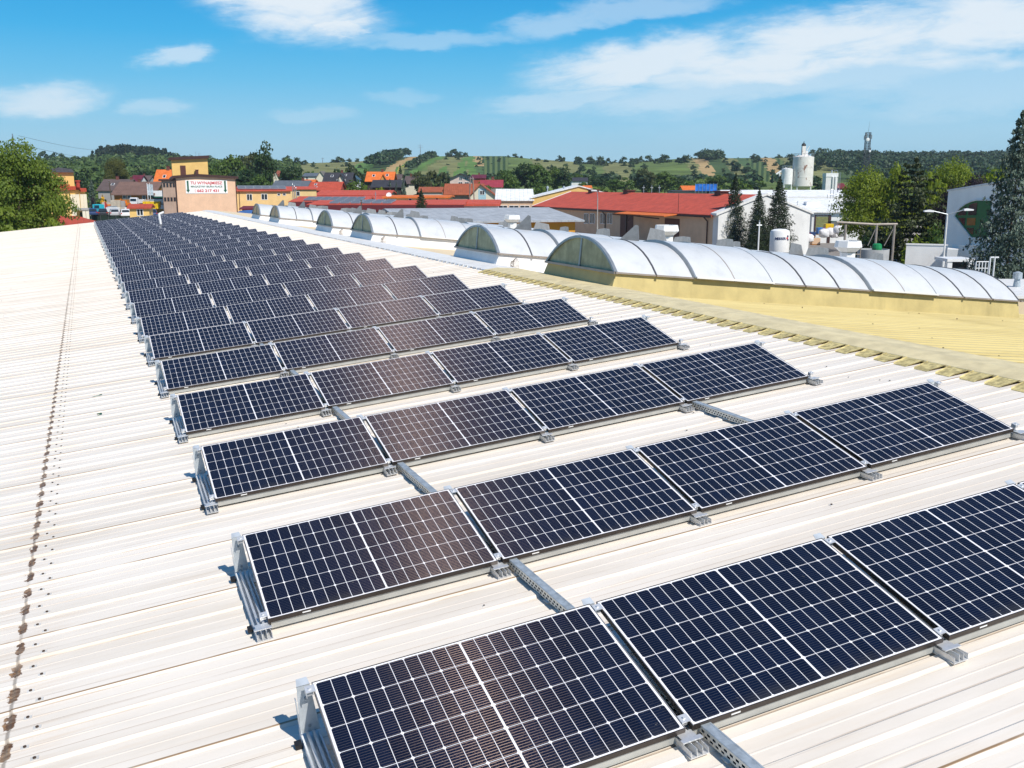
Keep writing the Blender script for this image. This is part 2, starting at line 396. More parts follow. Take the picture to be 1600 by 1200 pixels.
# second slope
def slope2(nm, va, vb, x0, x1, m_):
    mb = MB(); vv2 = []
    i0, i1 = math.floor(va / RIB), math.ceil(vb / RIB)
    for i in range(i0, i1):
        for (dv, z) in ((0, -.045), (.02, -.012), (.075, -.012), (.095, -.045), (.2, -.045)): vv2.append((i * RIB + dv, z))
    sheet_mesh(mb, vv2, [lambda v: x0, lambda v: x1], 0, MR.inverted() @ MR2)
    if 'yellow' in nm:
        T_ = MR.inverted() @ MR2
        for _ in range(130):                     # grime caught in the joints and fixings
            x, i = rnd.uniform(1.2, 15), rnd.randint(i0 + 4, i1 - 2); L = rnd.choice((.015, .02, .02, .09, .16)); y = i * RIB + rnd.choice((.01, .097, .147))
            mb.box(x, x + L, y - .008, y + .008, -.046, -.006 if L < .05 else -.038, 1, T_)
    mb.build(nm, [m_, M_SCREW], hall)
slope2('yellow_roof_slope', -9, VY - .6, .2, 16.0, M_YEL)
slope2('white_roof_slope', VY - .6, 94, .2, 16.0, M_ROOFW)
mb = MB()
sec = [(-17, -.17), (8.78, -.17), (24.3, -3.28), (24.3, -9), (-17, -7)]
mb.prism(sec, -9, 94, 'y')
mb.build('wall', M_PALEWALL, hall)
mb = MB(); mb.box(-17.02, 7.7, 94.02, 94.16, -.30, -.125); mb.box(-17.2, -17.02, -9, 94.16, -.34, -.15)
mb.build('eaves_trim', M_CAPW, hall)

# ------------------------------------------------------------------ solar panels
PW, PH, PT = 1.755, 1.1116, .035
GAP = .0451; TILT = R(13.711)
def row_v(r): return [0, 2.5669, 5.5008, 8.3928, 11.2499][r] if r < 5 else 11.2499 + (r - 4) * 2.89886 + (.8 if r >= 21 else 0)
def row_u(r): return -.022 * row_v(r)
def laminate_material():
    m_ = bpy.data.materials.new('solar_cells'); m_.use_nodes = True; t = NT(m_.node_tree); t.n.clear()
    uv = t.node('ShaderNodeUVMap', uv_map='UVMap').outputs[0]
    x, y, _ = t.xyz(uv)
    oi = t.node('ShaderNodeObjectInfo').outputs['Random']
    Wl, Hl = PW - .012, PH - .012
    X = t.math('SUBTRACT', t.math('ABSOLUTE', t.math('SUBTRACT', t.math('MULTIPLY', x, Wl), Wl / 2)), .0048)
    cw = (Wl / 2 - .0048 - .012) / 10; ch = (Hl - .020) / 6
    Yy = t.math('SUBTRACT', t.math('MULTIPLY', y, Hl), .010)
    dX = t.math('PINGPONG', X, cw / 2); dY = t.math('PINGPONG', Yy, ch / 2)   # distance to the nearest cell border
    g = .0018
    inx = t.math('MULTIPLY', t.math('GREATER_THAN', X, 0.0), t.math('LESS_THAN', X, cw * 10))
    iny = t.math('MULTIPLY', t.math('GREATER_THAN', Yy, 0.0), t.math('LESS_THAN', Yy, ch * 6))
    ink = t.math('MULTIPLY', t.math('GREATER_THAN', dX, g), t.math('GREATER_THAN', dY, g))
    dX2 = t.math('PINGPONG', X, cw)                       # chamfers sit on every second border only
    cham = t.math('GREATER_THAN', t.math('ADD', dX2, dY), .0125)
    cell = t.math('MULTIPLY', t.math('MULTIPLY', inx, iny), t.math('MULTIPLY', ink, cham))
    bb = t.math('PINGPONG', t.math('ADD', Yy, ch / 20), ch / 20)
    wire = t.math('MULTIPLY', t.math('LESS_THAN', bb, .0012), cell)
    # cell tone varies a little from cell to cell
    ci = t.comb(t.math('FLOOR', t.math('DIVIDE', t.math('MULTIPLY', x, Wl), cw)), t.math('FLOOR', t.math('DIVIDE', Yy, ch)), oi)
    wn = t.node('ShaderNodeTexWhiteNoise', noise_dimensions='3D'); t.l.new(ci, wn.inputs['Vector'])
    cc = t.mix(wn.outputs[0], (.0030, .0068, .0205, 1), (.0045, .0100, .030, 1))
    dust = t.noise(t.node('ShaderNodeTexCoord').outputs['Object'], 3.0, 6, .7)
    cc = t.mix(t.math('MULTIPLY', t.smooth(dust, .45, .8), .25), cc, (.03, .032, .036, 1))
    lo_ = t.noise(t.vec('ADD', t.node('ShaderNodeTexCoord').outputs['Object'], t.comb(t.math('MULTIPLY', oi, 37.0), oi)), 34.0, 3, .6)
    cc = t.mix(t.math('MULTIPLY', t.smooth(lo_, .69, .74), .55), cc, (.16, .15, .13, 1))
    edge = t.math('MULTIPLY', t.math('SUBTRACT', 1.0, t.smooth(y, .0, .10)), t.smooth(dust, .35, .6))
    cc = t.mix(t.math('MULTIPLY', edge, .35), cc, (.07, .065, .055, 1))
    base = t.mix(cell, (.80, .79, .80, 1), cc)
    b = t.node('ShaderNodeBsdfPrincipled'); b.inputs['Roughness'].default_value = .16; b.inputs['IOR'].default_value = 1.30; b.inputs['Specular IOR Level'].default_value = .28
    t.l.new(base, b.inputs['Base Color'])
    # round ribbons along the cells stretch the sun's glint across them
    an = t.node('ShaderNodeBsdfAnisotropic'); an.inputs['Roughness'].default_value = .46; an.inputs['Anisotropy'].default_value = .84
    tg = t.node('ShaderNodeTangent', direction_type='UV_MAP', uv_map='UVMap'); t.l.new(tg.outputs[0], an.inputs['Tangent'])
    an.inputs['Rotation'].default_value = WIRE_ROT
    an.inputs[0].default_value = (.68, .49, .40, 1)
    di = t.node('ShaderNodeBsdfDiffuse'); di.inputs[0].default_value = (.040, .046, .062, 1)
    wm = t.node('ShaderNodeMixShader'); wm.inputs[0].default_value = .115; t.l.new(di.outputs[0], wm.inputs[1]); t.l.new(an.outputs[0], wm.inputs[2])
    # fine finger lines are not resolved: a small share of the cell glints with the ribbons
    sp = t.noise(t.vec('MULTIPLY', uv, (260, 160, 1)), 1.0, 2, .5)
    fac = t.math('MAXIMUM', t.math('MULTIPLY', wire, .85), t.math('MULTIPLY', cell, t.math('MULTIPLY', t.smooth(sp, .54, .72), .24)))
    fm = t.node('ShaderNodeMixShader'); t.l.new(fac, fm.inputs[0]); t.l.new(b.outputs[0], fm.inputs[1]); t.l.new(wm.outputs[0], fm.inputs[2])
    t.l.new(fm.outputs[0], t.node('ShaderNodeOutputMaterial').inputs[0])
    return m_
WIRE_ROT = 0.0
M_LAM = laminate_material()
M_FRAME = mat('brown_black_anodised', (.045, .036, .032), .38, .3, .15, 8)
M_LIP = mat('frame_lip', (.30, .29, .29), .35, .4, .1, 12)
M_STK = mat('paper_sticker', (.85, .85, .83), .7)
def make_panel():
    t = thing('solar_panel', 'x', 'solar panel')
    mb = MB(); f = .006; e = .006
    for (x0, x1, y0, y1) in ((0, PW, 0, e), (0, PW, PH - e, PH), (0, e, e, PH - e), (PW - e, PW, e, PH - e)):
        mb.box(x0, x1, y0, y1, -PT, .0)
    # inner flange below
    mb.box(e, PW - e, e, .03, -PT, -PT + .003); mb.box(e, PW - e, PH - .03, PH - e, -PT, -PT + .003)
    # bright mitred lip just proud of the frame top
    l = .0055
    for (x0, x1, y0, y1) in ((.0004, l, .0004, PH - .0004), (PW - l, PW - .0004, .0004, PH - .0004)):
        mb.box(x0, x1, y0, y1, .0004, .0016, 1)
    mb.build('frame', [M_FRAME, M_LIP], t)
    me = bpy.data.meshes.new('cell_glass')
    z = -.0015
    me.from_pydata([(f, f, z), (PW - f, f, z), (PW - f, PH - f, z), (f, PH - f, z)], [], [(0, 1, 2, 3)])
    uvl = me.uv_layers.new(name='UVMap')
    for i, c in enumerate(((0, 0), (1, 0), (1, 1), (0, 1))): uvl.data[i].uv = c
    me.materials.append(M_LAM)
    g = bpy.data.objects.new('cell_glass', me); COL.objects.link(g); g.parent = t
    mb = MB(); mb.add([(f, f, -.006), (PW - f, f, -.006), (PW - f, PH - f, -.006), (f, PH - f, -.006)], [(3, 2, 1, 0)]); mb.build('back_sheet', M_STK, t)
    mb = MB(); mb.box(.245, .305, -.0012, -.0002, -.022, -.012); mb.build('label_sticker', M_STK, t)
    return t
panel0 = make_panel()
PLACE = ['leftmost', 'second from the left', 'third from the left', 'rightmost']
NROW = 30
for r in range(NROW):
    for p in range(4):
        o = panel0 if (r, p) == (0, 0) else copy_tree(panel0)
        o.matrix_basis = MR @ Matrix.Translation((row_u(r) + p * (PW + GAP), row_v(r), rnd.uniform(-.003, .003))) @ Matrix.Rotation(TILT + rnd.uniform(-.002, .002), 4, 'X')
        rw = 'nearest row' if r == 0 else 'farthest row by the roof edge' if r == NROW - 1 else '%s row from the camera' % ORD[r]
        tag(o, 'dark blue solar panel, %s in the %s' % (PLACE[p], rw), 'solar panel', 'solar panels in rows on the white roof')

# ------------------------------------------------------------------ brackets, deflector sheets and cable trays under the panels
ztop = PH * math.sin(TILT)
def make_bracket(full=True):
    t = thing('mounting_bracket', 'x', 'bracket')
    # extruded base rail with four upright fins, lying along v on the ribs
    mb = MB(); x0 = -.105; z0 = RTOP + .008
    mb.box(x0, x0 + .115, -.135, 1.16, z0, z0 + .006)
    for i in range(4):
        xx = x0 + .004 + i * .0345
        mb.box(xx, xx + .0035, -.135, 1.16, z0 + .006, z0 + (.052 if i in (1, 2) else .040))
        mb.box(xx - .006 if i else xx, xx + .010 if i < 3 else xx + .0035, -.06, 1.16, z0 + (.052 if i in (1, 2) else .040), z0 + (.055 if i in (1, 2) else .043))
    mb.build('base_rail', M_ALU, t)
    # upright sheet at the back
    mb = MB(); yb = 1.085
    mb.prism([(x0 + .005, z0 + .05), (x0 + .115, z0 + .05), (x0 + .095, ztop - .01), (x0 + .020, ztop - .01)], yb, yb + .004, 'y')
    mb.box(x0 + .005, x0 + .009, yb + .004, yb + .05, z0 + .05, ztop - .10)
    mb.add([(x0 + .02, yb, ztop - .01), (x0 + .095, yb, ztop - .01), (x0 + .088, yb + .045, ztop + .012), (x0 + .027, yb + .045, ztop + .012), (x0 + .02, yb, ztop - .014), (x0 + .095, yb, ztop - .014), (x0 + .088, yb + .045, ztop + .008), (x0 + .027, yb + .045, ztop + .008)],
           [(0, 1, 2, 3), (7, 6, 5, 4), (0, 4, 5, 1), (1, 5, 6, 2), (2, 6, 7, 3), (3, 7, 4, 0)])
    mb.build('upright_plate', M_PLATE, t)
    mb = MB()
    mb.tube((x0 + .06, yb - .008, ztop - .09), (x0 + .06, yb + .012, ztop - .09), .009, n=8); mb.tube((x0 + .06, yb - .008, z0 + .09), (x0 + .06, yb + .012, z0 + .09), .009, n=8)
    mb.build('bolt', M_GALV, t)
    Tt = Matrix.Rotation(TILT, 4, 'X')
    for yy in (.03, PH - .085):
        mb = MB()
        mb.box(-.047, .008, yy, yy + .055, .0025, .0065, 0, Tt); mb.box(-.047, -.043, yy, yy + .055, -.034, .0025, 0, Tt)
        mb.box(-.040, -.006, yy + .012, yy + .044, -.030, -.008, 0, Tt)
        mb.tube((-.022, yy + .027, .0065), (-.022, yy + .027, .016), .0085, n=6, T=Tt)
        mb.build('panel_clamp', M_ALU, t)
    mb = MB(); mb.box(x0 - .004, x0 + .119, -.075, -.045, z0 + .0555, z0 + .062); mb.box(x0 + .01, x0 + .10, -.045, .02, z0 + .0555, z0 + .059); mb.build('front_strap', M_ALU, t)
    mb = MB(); mb.box(x0 - .042, x0 - .002, 1.02, 1.075, z0 - .002, z0 + .026); mb.build('rubber_pad', M_BLACK, t)
    mb = MB(); mb.box(x0 - .036, x0 - .002, .05, .11, z0 - .002, z0 + .026); mb.build('rubber_pad', M_BLACK, t)
    return t
br0 = make_bracket(); first = True
POS = ['left end', 'gap after the first panel', 'middle gap', 'gap before the last panel', 'right end']
for r in range(NROW):
    for q in range(5):
        if r > 5 and q > 0: continue
        if r == 0 and q > 3: continue
        o = br0 if first else copy_tree(br0); first = False
        o.matrix_basis = MR @ Matrix.Translation((row_u(r) + q * (PW + GAP) + (0 if q < 4 else .06), row_v(r), 0))
        rw = 'nearest panel row' if r == 0 else 'farthest panel row' if r == NROW - 1 else '%s panel row from camera' % ORD[r]
        tag(o, 'finned bracket at the %s, %s' % (POS[q], rw), 'bracket', 'aluminium brackets under the panel rows')
M_DEFL = mat('pale_deflector_sheet', (.44, .44, .41), .45, .3, .1, 4)
def make_deflector():
    mb = MB()
    mb.box(.02, 4 * (PW + GAP) - GAP - .02, .022, .0245, RTOP + .012, -.036)
    mb.box(.02, 4 * (PW + GAP) - GAP - .02, .0245, .06, RTOP + .012, RTOP + .0145)
    return mb.mesh('ballast_sheet', M_DEFL)
dm = make_deflector()
for r in range(8):
    o = bpy.data.objects.new('closing_sheet', dm); COL.objects.link(o)
    o.matrix_basis = MR @ Matrix.Translation((row_u(r), row_v(r), 0))
    tag(o, 'pale metal closing sheet below the front edge of the %s' % ('nearest panel row' if r == 0 else '%s panel row from the camera' % ORD[r]), 'closing sheet', 'closing sheets under the panel rows')
def tray(u0, va, vb, label):
    t = thing('cable_tray', label, 'cable tray', MR)
    n = max(2, int((vb - va) / .05)); du = lambda v: u0 - .022 * v
    sk = Matrix.Translation((u0, 0, 0)) @ Matrix.Rotation(math.atan(.022), 4, 'Z')
    mb = MB(); mb.box(-.003, .060, va, vb, -.022, -.019, 0, sk); mb.box(.057, .060, va, vb, -.088, -.022, 0, sk); mb.box(.0, .009, va, vb, -.019, -.0175, 0, sk); mb.box(.049, .057, va, vb, -.019, -.0175, 0, sk)
    mb.build('cover', M_GALV, t)
    mb = MB()
    for (a, b) in ((-.036, -.022), (-.062, -.052), (-.088, -.076)): mb.box(-.0025, 0, va, vb, a, b, 0, sk)
    y = va
    while y < vb:
        mb.box(-.0027, .0002, y, y + .022, -.0525, -.0355, 0, sk); mb.box(-.0027, .0002, y + .025, y + .047, -.0765, -.0615, 0, sk); y += .05
    mb.build('perforated_side', M_TRAYBOUNCE, t)
    mb = MB(); mb.box(.002, .055, va, vb, -.0865, -.084, 0, sk); mb.build('tray_bottom', M_BLACK, t)
    mb = MB(); y = va + .1
    while y < vb:
        mb.box(-.02, .08, y, y + .06, RTOP + .008, -.0885, 0, sk); y += RIB * 2
    mb.build('foot_block', M_ALU, t)
M_TRAYBOUNCE = mat('bounce_lit_perforated_sheet', (.70, .69, .63), .45, .3)  # cream tone of the tray side paints in light bounced off the roof
tray(1.853, -3.2, 16.0, 'long galvanised cable tray running under the panels beside the first gap')
tray(5.47, 3.3, 6.4, 'short galvanised cable tray between the second and third panel rows on the right')

# ------------------------------------------------------------------ barrel skylights on the second slope
def poly_mat():
    m_ = mat('opal_polycarbonate', (.575, .585, .585), .32, 0, .06, .9, .22, 0, .5); return m_
M_OPAL = poly_mat()
M_GABLE = mat('algae_stained_glazing', (.40, .39, .235), .4, 0, .25, 2.5, .55, 0, .15)
M_GABLE2 = mat('sand_tinted_glazing', (.68, .48, .27), .4, 0, .2, 2.5, .4, 0, .15)
M_RIBD = mat('dark_rib_gasket', (.10, .10, .11), .45, .4)
M_RIBL = mat('grey_rib_profile', (.34, .37, .39), .4, .6)
M_SILL = mat('weathered_sill', (.36, .31, .27), .5, .3)
M_CURBY = mat('yellow_curb_paint', (.52, .42, .18), .6, 0, .12, 1.2, .35)
M_CURBW = mat('white_curb_paint', (.80, .79, .77), .5, 0, .08, 1.2, .2)
M_SPOT = mat('zinc_grey_plate', (.23, .235, .235), .55, .3, .15, 6)
HB, HA = .45, 1.17      # curb top and crown heights
HW = 1.80
RA = ((HA - HB) ** 2 + HW ** 2) / (2 * (HA - HB)); ZC = HA - RA
A0 = math.asin(HW / RA)
def arc(n=14, dr=0.0, a0=None):
    a0 = a0 or A0
    return [((RA + dr) * math.sin(-a0 + 2 * a0 * i / n), ZC + (RA + dr) * math.cos(-a0 + 2 * a0 * i / n)) for i in range(n + 1)]
def shell(mb, x0, x1, dr0, dr1, mi=0, a0=None, n=14):
    a = arc(n, dr0, a0); b = arc(n, dr1, a0); ring = a + b[::-1]
    mb.prism(ring, x0, x1, 'x', mi)
NB, BAY = 12, 1.075
X0 = .95
def make_skylight(vc, label, mcurb, mgab, nb=NB):
    t = thing('barrel_skylight', label, 'skylight', MR2 @ Matrix.Translation((0, vc, 0)), 'barrel skylights in pairs along the roof')
    L = nb * BAY; x1 = X0 + L
    mb = MB(); b = HW - .02; bb = HW + .06
    # splayed curb
    vs_ = [(X0 - .10, -bb, -.05), (x1 + .06, -bb, -.05), (x1 + .06, bb, -.05), (X0 - .10, bb, -.05), (X0 + .03, -b, HB - .02), (x1 - .02, -b, HB - .02), (x1 - .02, b, HB - .02), (X0 + .03, b, HB - .02)]
    mb.add(vs_, [(0, 1, 5, 4), (1, 2, 6, 5), (2, 3, 7, 6), (3, 0, 4, 7), (4, 5, 6, 7)])
    mb.build('curb', mcurb, t)
    flaps = [(2, 4), (7, 9)]
    # fixed glazing, bay by bay
    mb = MB()
    for i in range(nb):
        if any(a <= i < b_ for a, b_ in flaps): continue
        shell(mb, X0 + i * BAY + .012, X0 + (i + 1) * BAY - .012, -.012, .0)
    mb.build('glazing', M_OPAL, t, smooth=True)
    for (a, b_) in flaps:
        mb = MB(); shell(mb, X0 + a * BAY - .03, X0 + b_ * BAY + .03, .045, .06, 0, A0 * 1.035); fl = mb.build('vent_flap', M_OPAL, t, smooth=True)
        mb = MB()
        shell(mb, X0 + a * BAY - .075, X0 + a * BAY - .03, -.005, .075, 0, A0 * 1.03); shell(mb, X0 + b_ * BAY + .03, X0 + b_ * BAY + .05, -.005, .066, 0, A0 * 1.03); mb.build('flap_edge', M_RIBL, fl, smooth=True)
        mb = MB(); shell(mb, X0 + (a + .5 * (b_ - a)) * BAY - .012, X0 + (a + .5 * (b_ - a)) * BAY + .012, .06, .066, 0, A0 * 1.03); mb.build('flap_rib', M_SILL, fl, smooth=True)
        mb = MB(); mb.box(X0 + a * BAY - .04, X0 + b_ * BAY + .05, -HW - .13, -HW - .05, HB - .005, HB + .035); mb.build('flap_sill', M_CURBW, fl)
    for i in range(nb + 1):
        if any(a <= i <= b_ for a, b_ in flaps): continue
        mb = MB(); x = X0 + i * BAY + (.02 if i == 0 else -.02 if i == nb else 0); shell(mb, x - .02, x + .02, -.004, .016); mb.build('rib', M_RIBL if i == 0 else M_RIBD, t, smooth=True)
    # gables
    for (x, nm) in ((X0 + .03, 'gable_glazing'), (x1 - .03, 'rear_gable_glazing')):
        mb = MB(); mb.prism(arc(14, -.03), x, x + .012, 'x'); g = mb.build(nm, mgab, t)
        mb = MB(); mb.box(x - .03, x + .03, -.03, .03, HB + .01, HA - .02); mb.build('mullion', M_RIBL, g)
    mb = MB(); shell(mb, X0 - .03, X0 + .05, -.035, .022); mb.build('gable_trim', M_RIBL, t, smooth=True)
    # sill profiles round the foot of the glazing
    mb = MB()
    mb.box(X0 - .05, X0 + .05, -HW - .04, HW + .04, HB - .045, HB + .01)
    for s in (-1, 1): mb.box(X0, x1, s * HW - .05, s * HW + .05, HB - .03, HB + .008)
    for i in range(nb + 1): mb.box(X0 + i * BAY - .03, X0 + i * BAY + .03, -HW - .10, -HW - .04, HB - .03, HB + .012)
    mb.build('sill_profile', M_SILL, t)
    return t
SKYV = [(17.05, 'nearest barrel skylight, on a yellow curb beside the yellow roof', M_CURBY, M_GABLE), (23.95, 'second barrel skylight, white curb, directly behind the one with the yellow curb', M_CURBW, M_GABLE),
        (37.75, 'third barrel skylight from the camera, on a white curb with green stained gable', M_CURBW, M_GABLE), (45.2, 'fourth barrel skylight from the camera, close behind the third', M_CURBW, M_GABLE),
        (59.8, 'fifth barrel skylight from the camera with sand coloured gable', M_CURBW, M_GABLE2), (67.4, 'farthest barrel skylight with sand coloured gable', M_CURBW, M_GABLE2)]
for a in SKYV: make_skylight(*a)
# wind deflector plates at the ends of the opening flaps
def make_plate(kind):
    t = thing('wind_deflector', 'x', 'deflector plate')
    mb = MB()
    if kind == 0:
        mb.prism([(-.40, 0), (.40, 0), (.30, .46), (-.18, .50)], -.003, .003, 'y', 0, Matrix.Rotation(R(-14), 4, 'X'))
    elif kind == 1:
        mb.prism([(-.36, 0), (.34, 0), (.26, .58), (.18, .60)], -.003, .003, 'y', 0, Matrix.Rotation(R(8), 4, 'X'))
    else:
        mb.prism([(-.55, .06), (.0, .0), (.0, .42), (-.40, .36)], -.003, .003, 'y', 0, Matrix.Rotation(R(-10), 4, 'X'))
        mb.prism([(.004, .0), (.60, .10), (.55, .44), (.004, .42)], -.003, .003, 'y', 0, Matrix.Rotation(R(-10), 4, 'X') @ Matrix.Rotation(R(16), 4, 'Z'))
    mb.build('plate', M_SPOT, t)
    mb = MB()
    for x in (-.25, .22): mb.tube((x, -.02, -.25), (x, -.02, .14), .011, n=6)
    mb.build('leg', M_RIBL, t)
    return t
plates = [make_plate(i) for i in range(3)]; used = set()
SK = ['nearest', 'second', 'third', 'fourth', 'fifth', 'farthest']
for si, (vc, *_r) in enumerate(SKYV):
    for j, (x, kd) in enumerate(((2.15, 1), (2.95, 0), (5.2, 2), (7.6, 0), (8.35, 2), (10.6, 2))):
        if kd in used: o = copy_tree(plates[kd])
        else: o = plates[kd]; used.add(kd)
        yy = .95 + rnd.uniform(-.1, .1)
        o.matrix_basis = MR2 @ Matrix.Translation((X0 + x - .3, vc + yy, ZC + math.sqrt(RA * RA - yy * yy) + .02)) @ Matrix.Rotation(R(rnd.uniform(-16, 16) + (20 if kd != 1 else -35)), 4, 'Z')
        tag(o, 'grey metal wind deflector plate, %s along the %s barrel skylight' % (ORD[j], SK[si]), 'deflector plate', 'wind deflector plates on the skylights')
# white flared hoods behind the crowns
def make_hood():
    t = thing('vent_hood', 'x', 'vent hood'); mb = MB()
    mb.lathe([(.34, -1.6), (.34, .02), (.62, .26), (.56, .55), (.53, .55), (.58, .26), (.32, .02)], 8); mb.build('flared_cowl', M_CURBW, t)
    mb = MB(); mb.lathe([(.36, .0), (.38, .03), (.36, .05)], 8); mb.build('collar', M_RIBL, t)
    return t
hood0 = make_hood()
for i, (x, v, sc, lab) in enumerate(((5.81, 21.0, .60, 'white flared vent hood behind the crown of the nearest skylight, left one'), (12.76, 21.0, .70, 'white flared vent hood behind the nearest skylight, close to the steel frame'), (3.9, 28.2, .5, 'small white flared vent hood behind the second skylight'))):
    o = hood0 if i == 0 else copy_tree(hood0)
    o.matrix_basis = MR2 @ Matrix.Translation((x, v, 1.36)) @ Matrix.Rotation(-A2 / 2, 4, 'Y') @ Matrix.Scale(sc, 4)
    tag(o, lab, 'vent hood', 'white vent hoods on the roof')
# vent pipe standing among the far panels
t = thing('vent_pipe', 'white vent pipe with bent top rising between the far panels', 'vent pipe', MR @ Matrix.Translation((2.45, 66.0, -.1)))
mb = MB(); mb.tube((0, 0, 0), (0, 0, 1.05), .075, n=10); mb.tube((0, 0, 1.0), (.32, 0, 1.10), .07, n=10); mb.build('pipe', M_CURBW, t)
mb = MB(); mb.lathe([(.16, -.01), (.15, .02), (.09, .12)], 12); mb.build('base_flange', M_CAPW, t)
# cable coils beside the curbs
for i, vc in enumerate((22.0, 35.8, 43.3)):
    mb = MB()
    for j in range(5):
        rr = .12 + .02 * j
        mb.path([(.03 * j, rr * math.cos(a * .52) - .05, .16 + rr * math.sin(a * .52) + .02 * math.sin(a * 1.7 + j)) for a in range(13)], .008, 5)
    o = mb.build('cable_coil', M_SILL, None, MR2 @ Matrix.Translation((1.25, vc - .18, 0)))
    tag(o, 'tangled coil of grey cable beside the curb of the %s skylight' % SK[(1, 2, 3)[i]], 'cable coil', 'cable coils beside the skylights')
# green strap ends lying on the roof
mb = MB(); mb.path([(-.07, 0, .0), (-.02, -.02, .012), (.05, .0, .012), (.09, .04, .01), (.06, .09, .004)], .008, 5)
o = mb.build('green_strap', mat('green_plastic', (.02, .10, .06), .5), None, MR @ Matrix.Translation((-1.28, 12.1, PAN + .012)))
o2 = o.copy(); o2.data = o.data.copy(); COL.objects.link(o2); o2.matrix_basis = MR @ Matrix.Translation((-1.22, 10.7, PAN + .012)) @ Matrix.Rotation(.9, 4, 'Z')
tag(o2, 'second green strap end, nearer to the camera, on the white roof left of the panels', 'strap', 'green strap ends on the roof')
o['group'] = 'green strap ends on the roof'
tag(o, 'farther green strap end lying on the white roof left of the panels', 'strap', 'green strap ends on the roof')
# ------------------------------------------------------------------ ground, fields and hills
G = {n: mat(n, c, .95, 0, v, s, 0, 0, .1) for n, c, v, s in (
    ('yard_gravel', (.30, .27, .23), .2, .15), ('meadow', (.115, .160, .045), .35, .03), ('dry_meadow', (.185, .19, .075), .3, .04), ('bright_crop', (.105, .19, .045), .25, .04),
    ('stubble', (.40, .28, .13), .15, .05), ('dark_crop', (.075, .125, .045), .25, .05), ('wood_floor', (.06, .095, .032), .3, .05), ('yellow_crop', (.45, .38, .05), .1, .05))}
GN = list(G); GI = {n: i for i, n in enumerate(GN)}
def rows_mat():
    m_ = mat('row_crop', (.05, .09, .03), .95, 0, .1, .05, 0, 0, .1); t = NT(m_.node_tree)
    b = next(n for n in t.n if n.type == 'BSDF_PRINCIPLED'); co = next(n for n in t.n if n.type == 'TEX_COORD').outputs['Object']
    x, y, z = t.xyz(co)
    f = t.math('PINGPONG', t.math('DIVIDE', x, t.math('DIVIDE', y, 900)), 2.4)
    t.l.new(t.mix(t.smooth(f, .7, 1.7), (.11, .15, .05, 1), (.035, .065, .022, 1)), b.inputs['Base Color']); return m_
G['row_crop'] = rows_mat(); GN.append('row_crop'); GI['row_crop'] = len(GN) - 1
STRIPS = [(-9999, 'meadow'), (430, 'dry_meadow'), (575, 'bright_crop'), (610, 'wood_floor'), (640, 'stubble'), (656, 'bright_crop'), (661, 'yellow_crop'), (664, 'dry_meadow'), (676, 'wood_floor'), (686, 'bright_crop'), (698, 'meadow'), (704, 'dry_meadow'), (728, 'bright_crop'), (741, 'stubble'),
          (752, 'row_crop'), (793, 'meadow'), (830, 'dry_meadow'), (905, 'meadow'), (940, 'dry_meadow'), (985, 'meadow'), (1062, 'dry_meadow'), (1078, 'stubble'), (1098, 'wood_floor'), (1124, 'dry_meadow'), (1146, 'dark_crop'), (1162, 'row_crop'), (1184, 'stubble'), (1204, 'row_crop'), (1214, 'dry_meadow'), (1286, 'wood_floor')]
def strip(px, d):
    q = px
    tt = (d - 600) / 400
    k_ = 55 if px < 700 else 20 if px < 728 else -4 if px < 1000 else -22
    q = px + k_ * (1 - tt) if px < 1080 else px + k_ * (1 - tt)
    q += 2.2 * math.sin(d * .045 + px * .11) + 1.3 * math.sin(d * .16 + px * .31)
    nm = 'meadow'
    for a, n in STRIPS:
        if q >= a: nm = n
    if nm == 'stubble' and 735 < q < 755 and d < 760: nm = 'dark_crop'
    return nm
cols = np.linspace(-.78, .78, 760)
deps = [-70, 20, 60, 100, 140, 190, 215, 240, 270, 300, 350, 400, 450, 500, 550, 600] + list(range(608, 1001, 8)) + [1030, 1100, 1300, 1700, 2500, 4000, 8000]
mb = MB(); nc = len(cols)
for d in deps:
    for s_ in cols:
        x = s_ * (d + 150) if d < 1000 else s_ * 1150 * d / 1000
        mb.v.append((x, d, ground_z(x, d)))
for j in range(len(deps) - 1):
    dm_ = .5 * (deps[j] + deps[j + 1])
    for i in range(nc - 1):
        x = .5 * (cols[i] + cols[i + 1]) * (dm_ + 150 if dm_ < 1000 else 1.15 * dm_)
        px = 800 + F * x / (CT * max(dm_, 1))
        if dm_ < 255: nm = 'yard_gravel' if dm_ < 300 else 'meadow'
        elif dm_ < 600: nm = 'meadow'
        elif dm_ > 1020: nm = 'wood_floor'
        else: nm = strip(px, dm_)
        mb.f.append((j * nc + i, j * nc + i + 1, (j + 1) * nc + i + 1, (j + 1) * nc + i)); mb.m.append(GI[nm])
struct(mb.build('ground', [G[n] for n in GN], smooth=True))

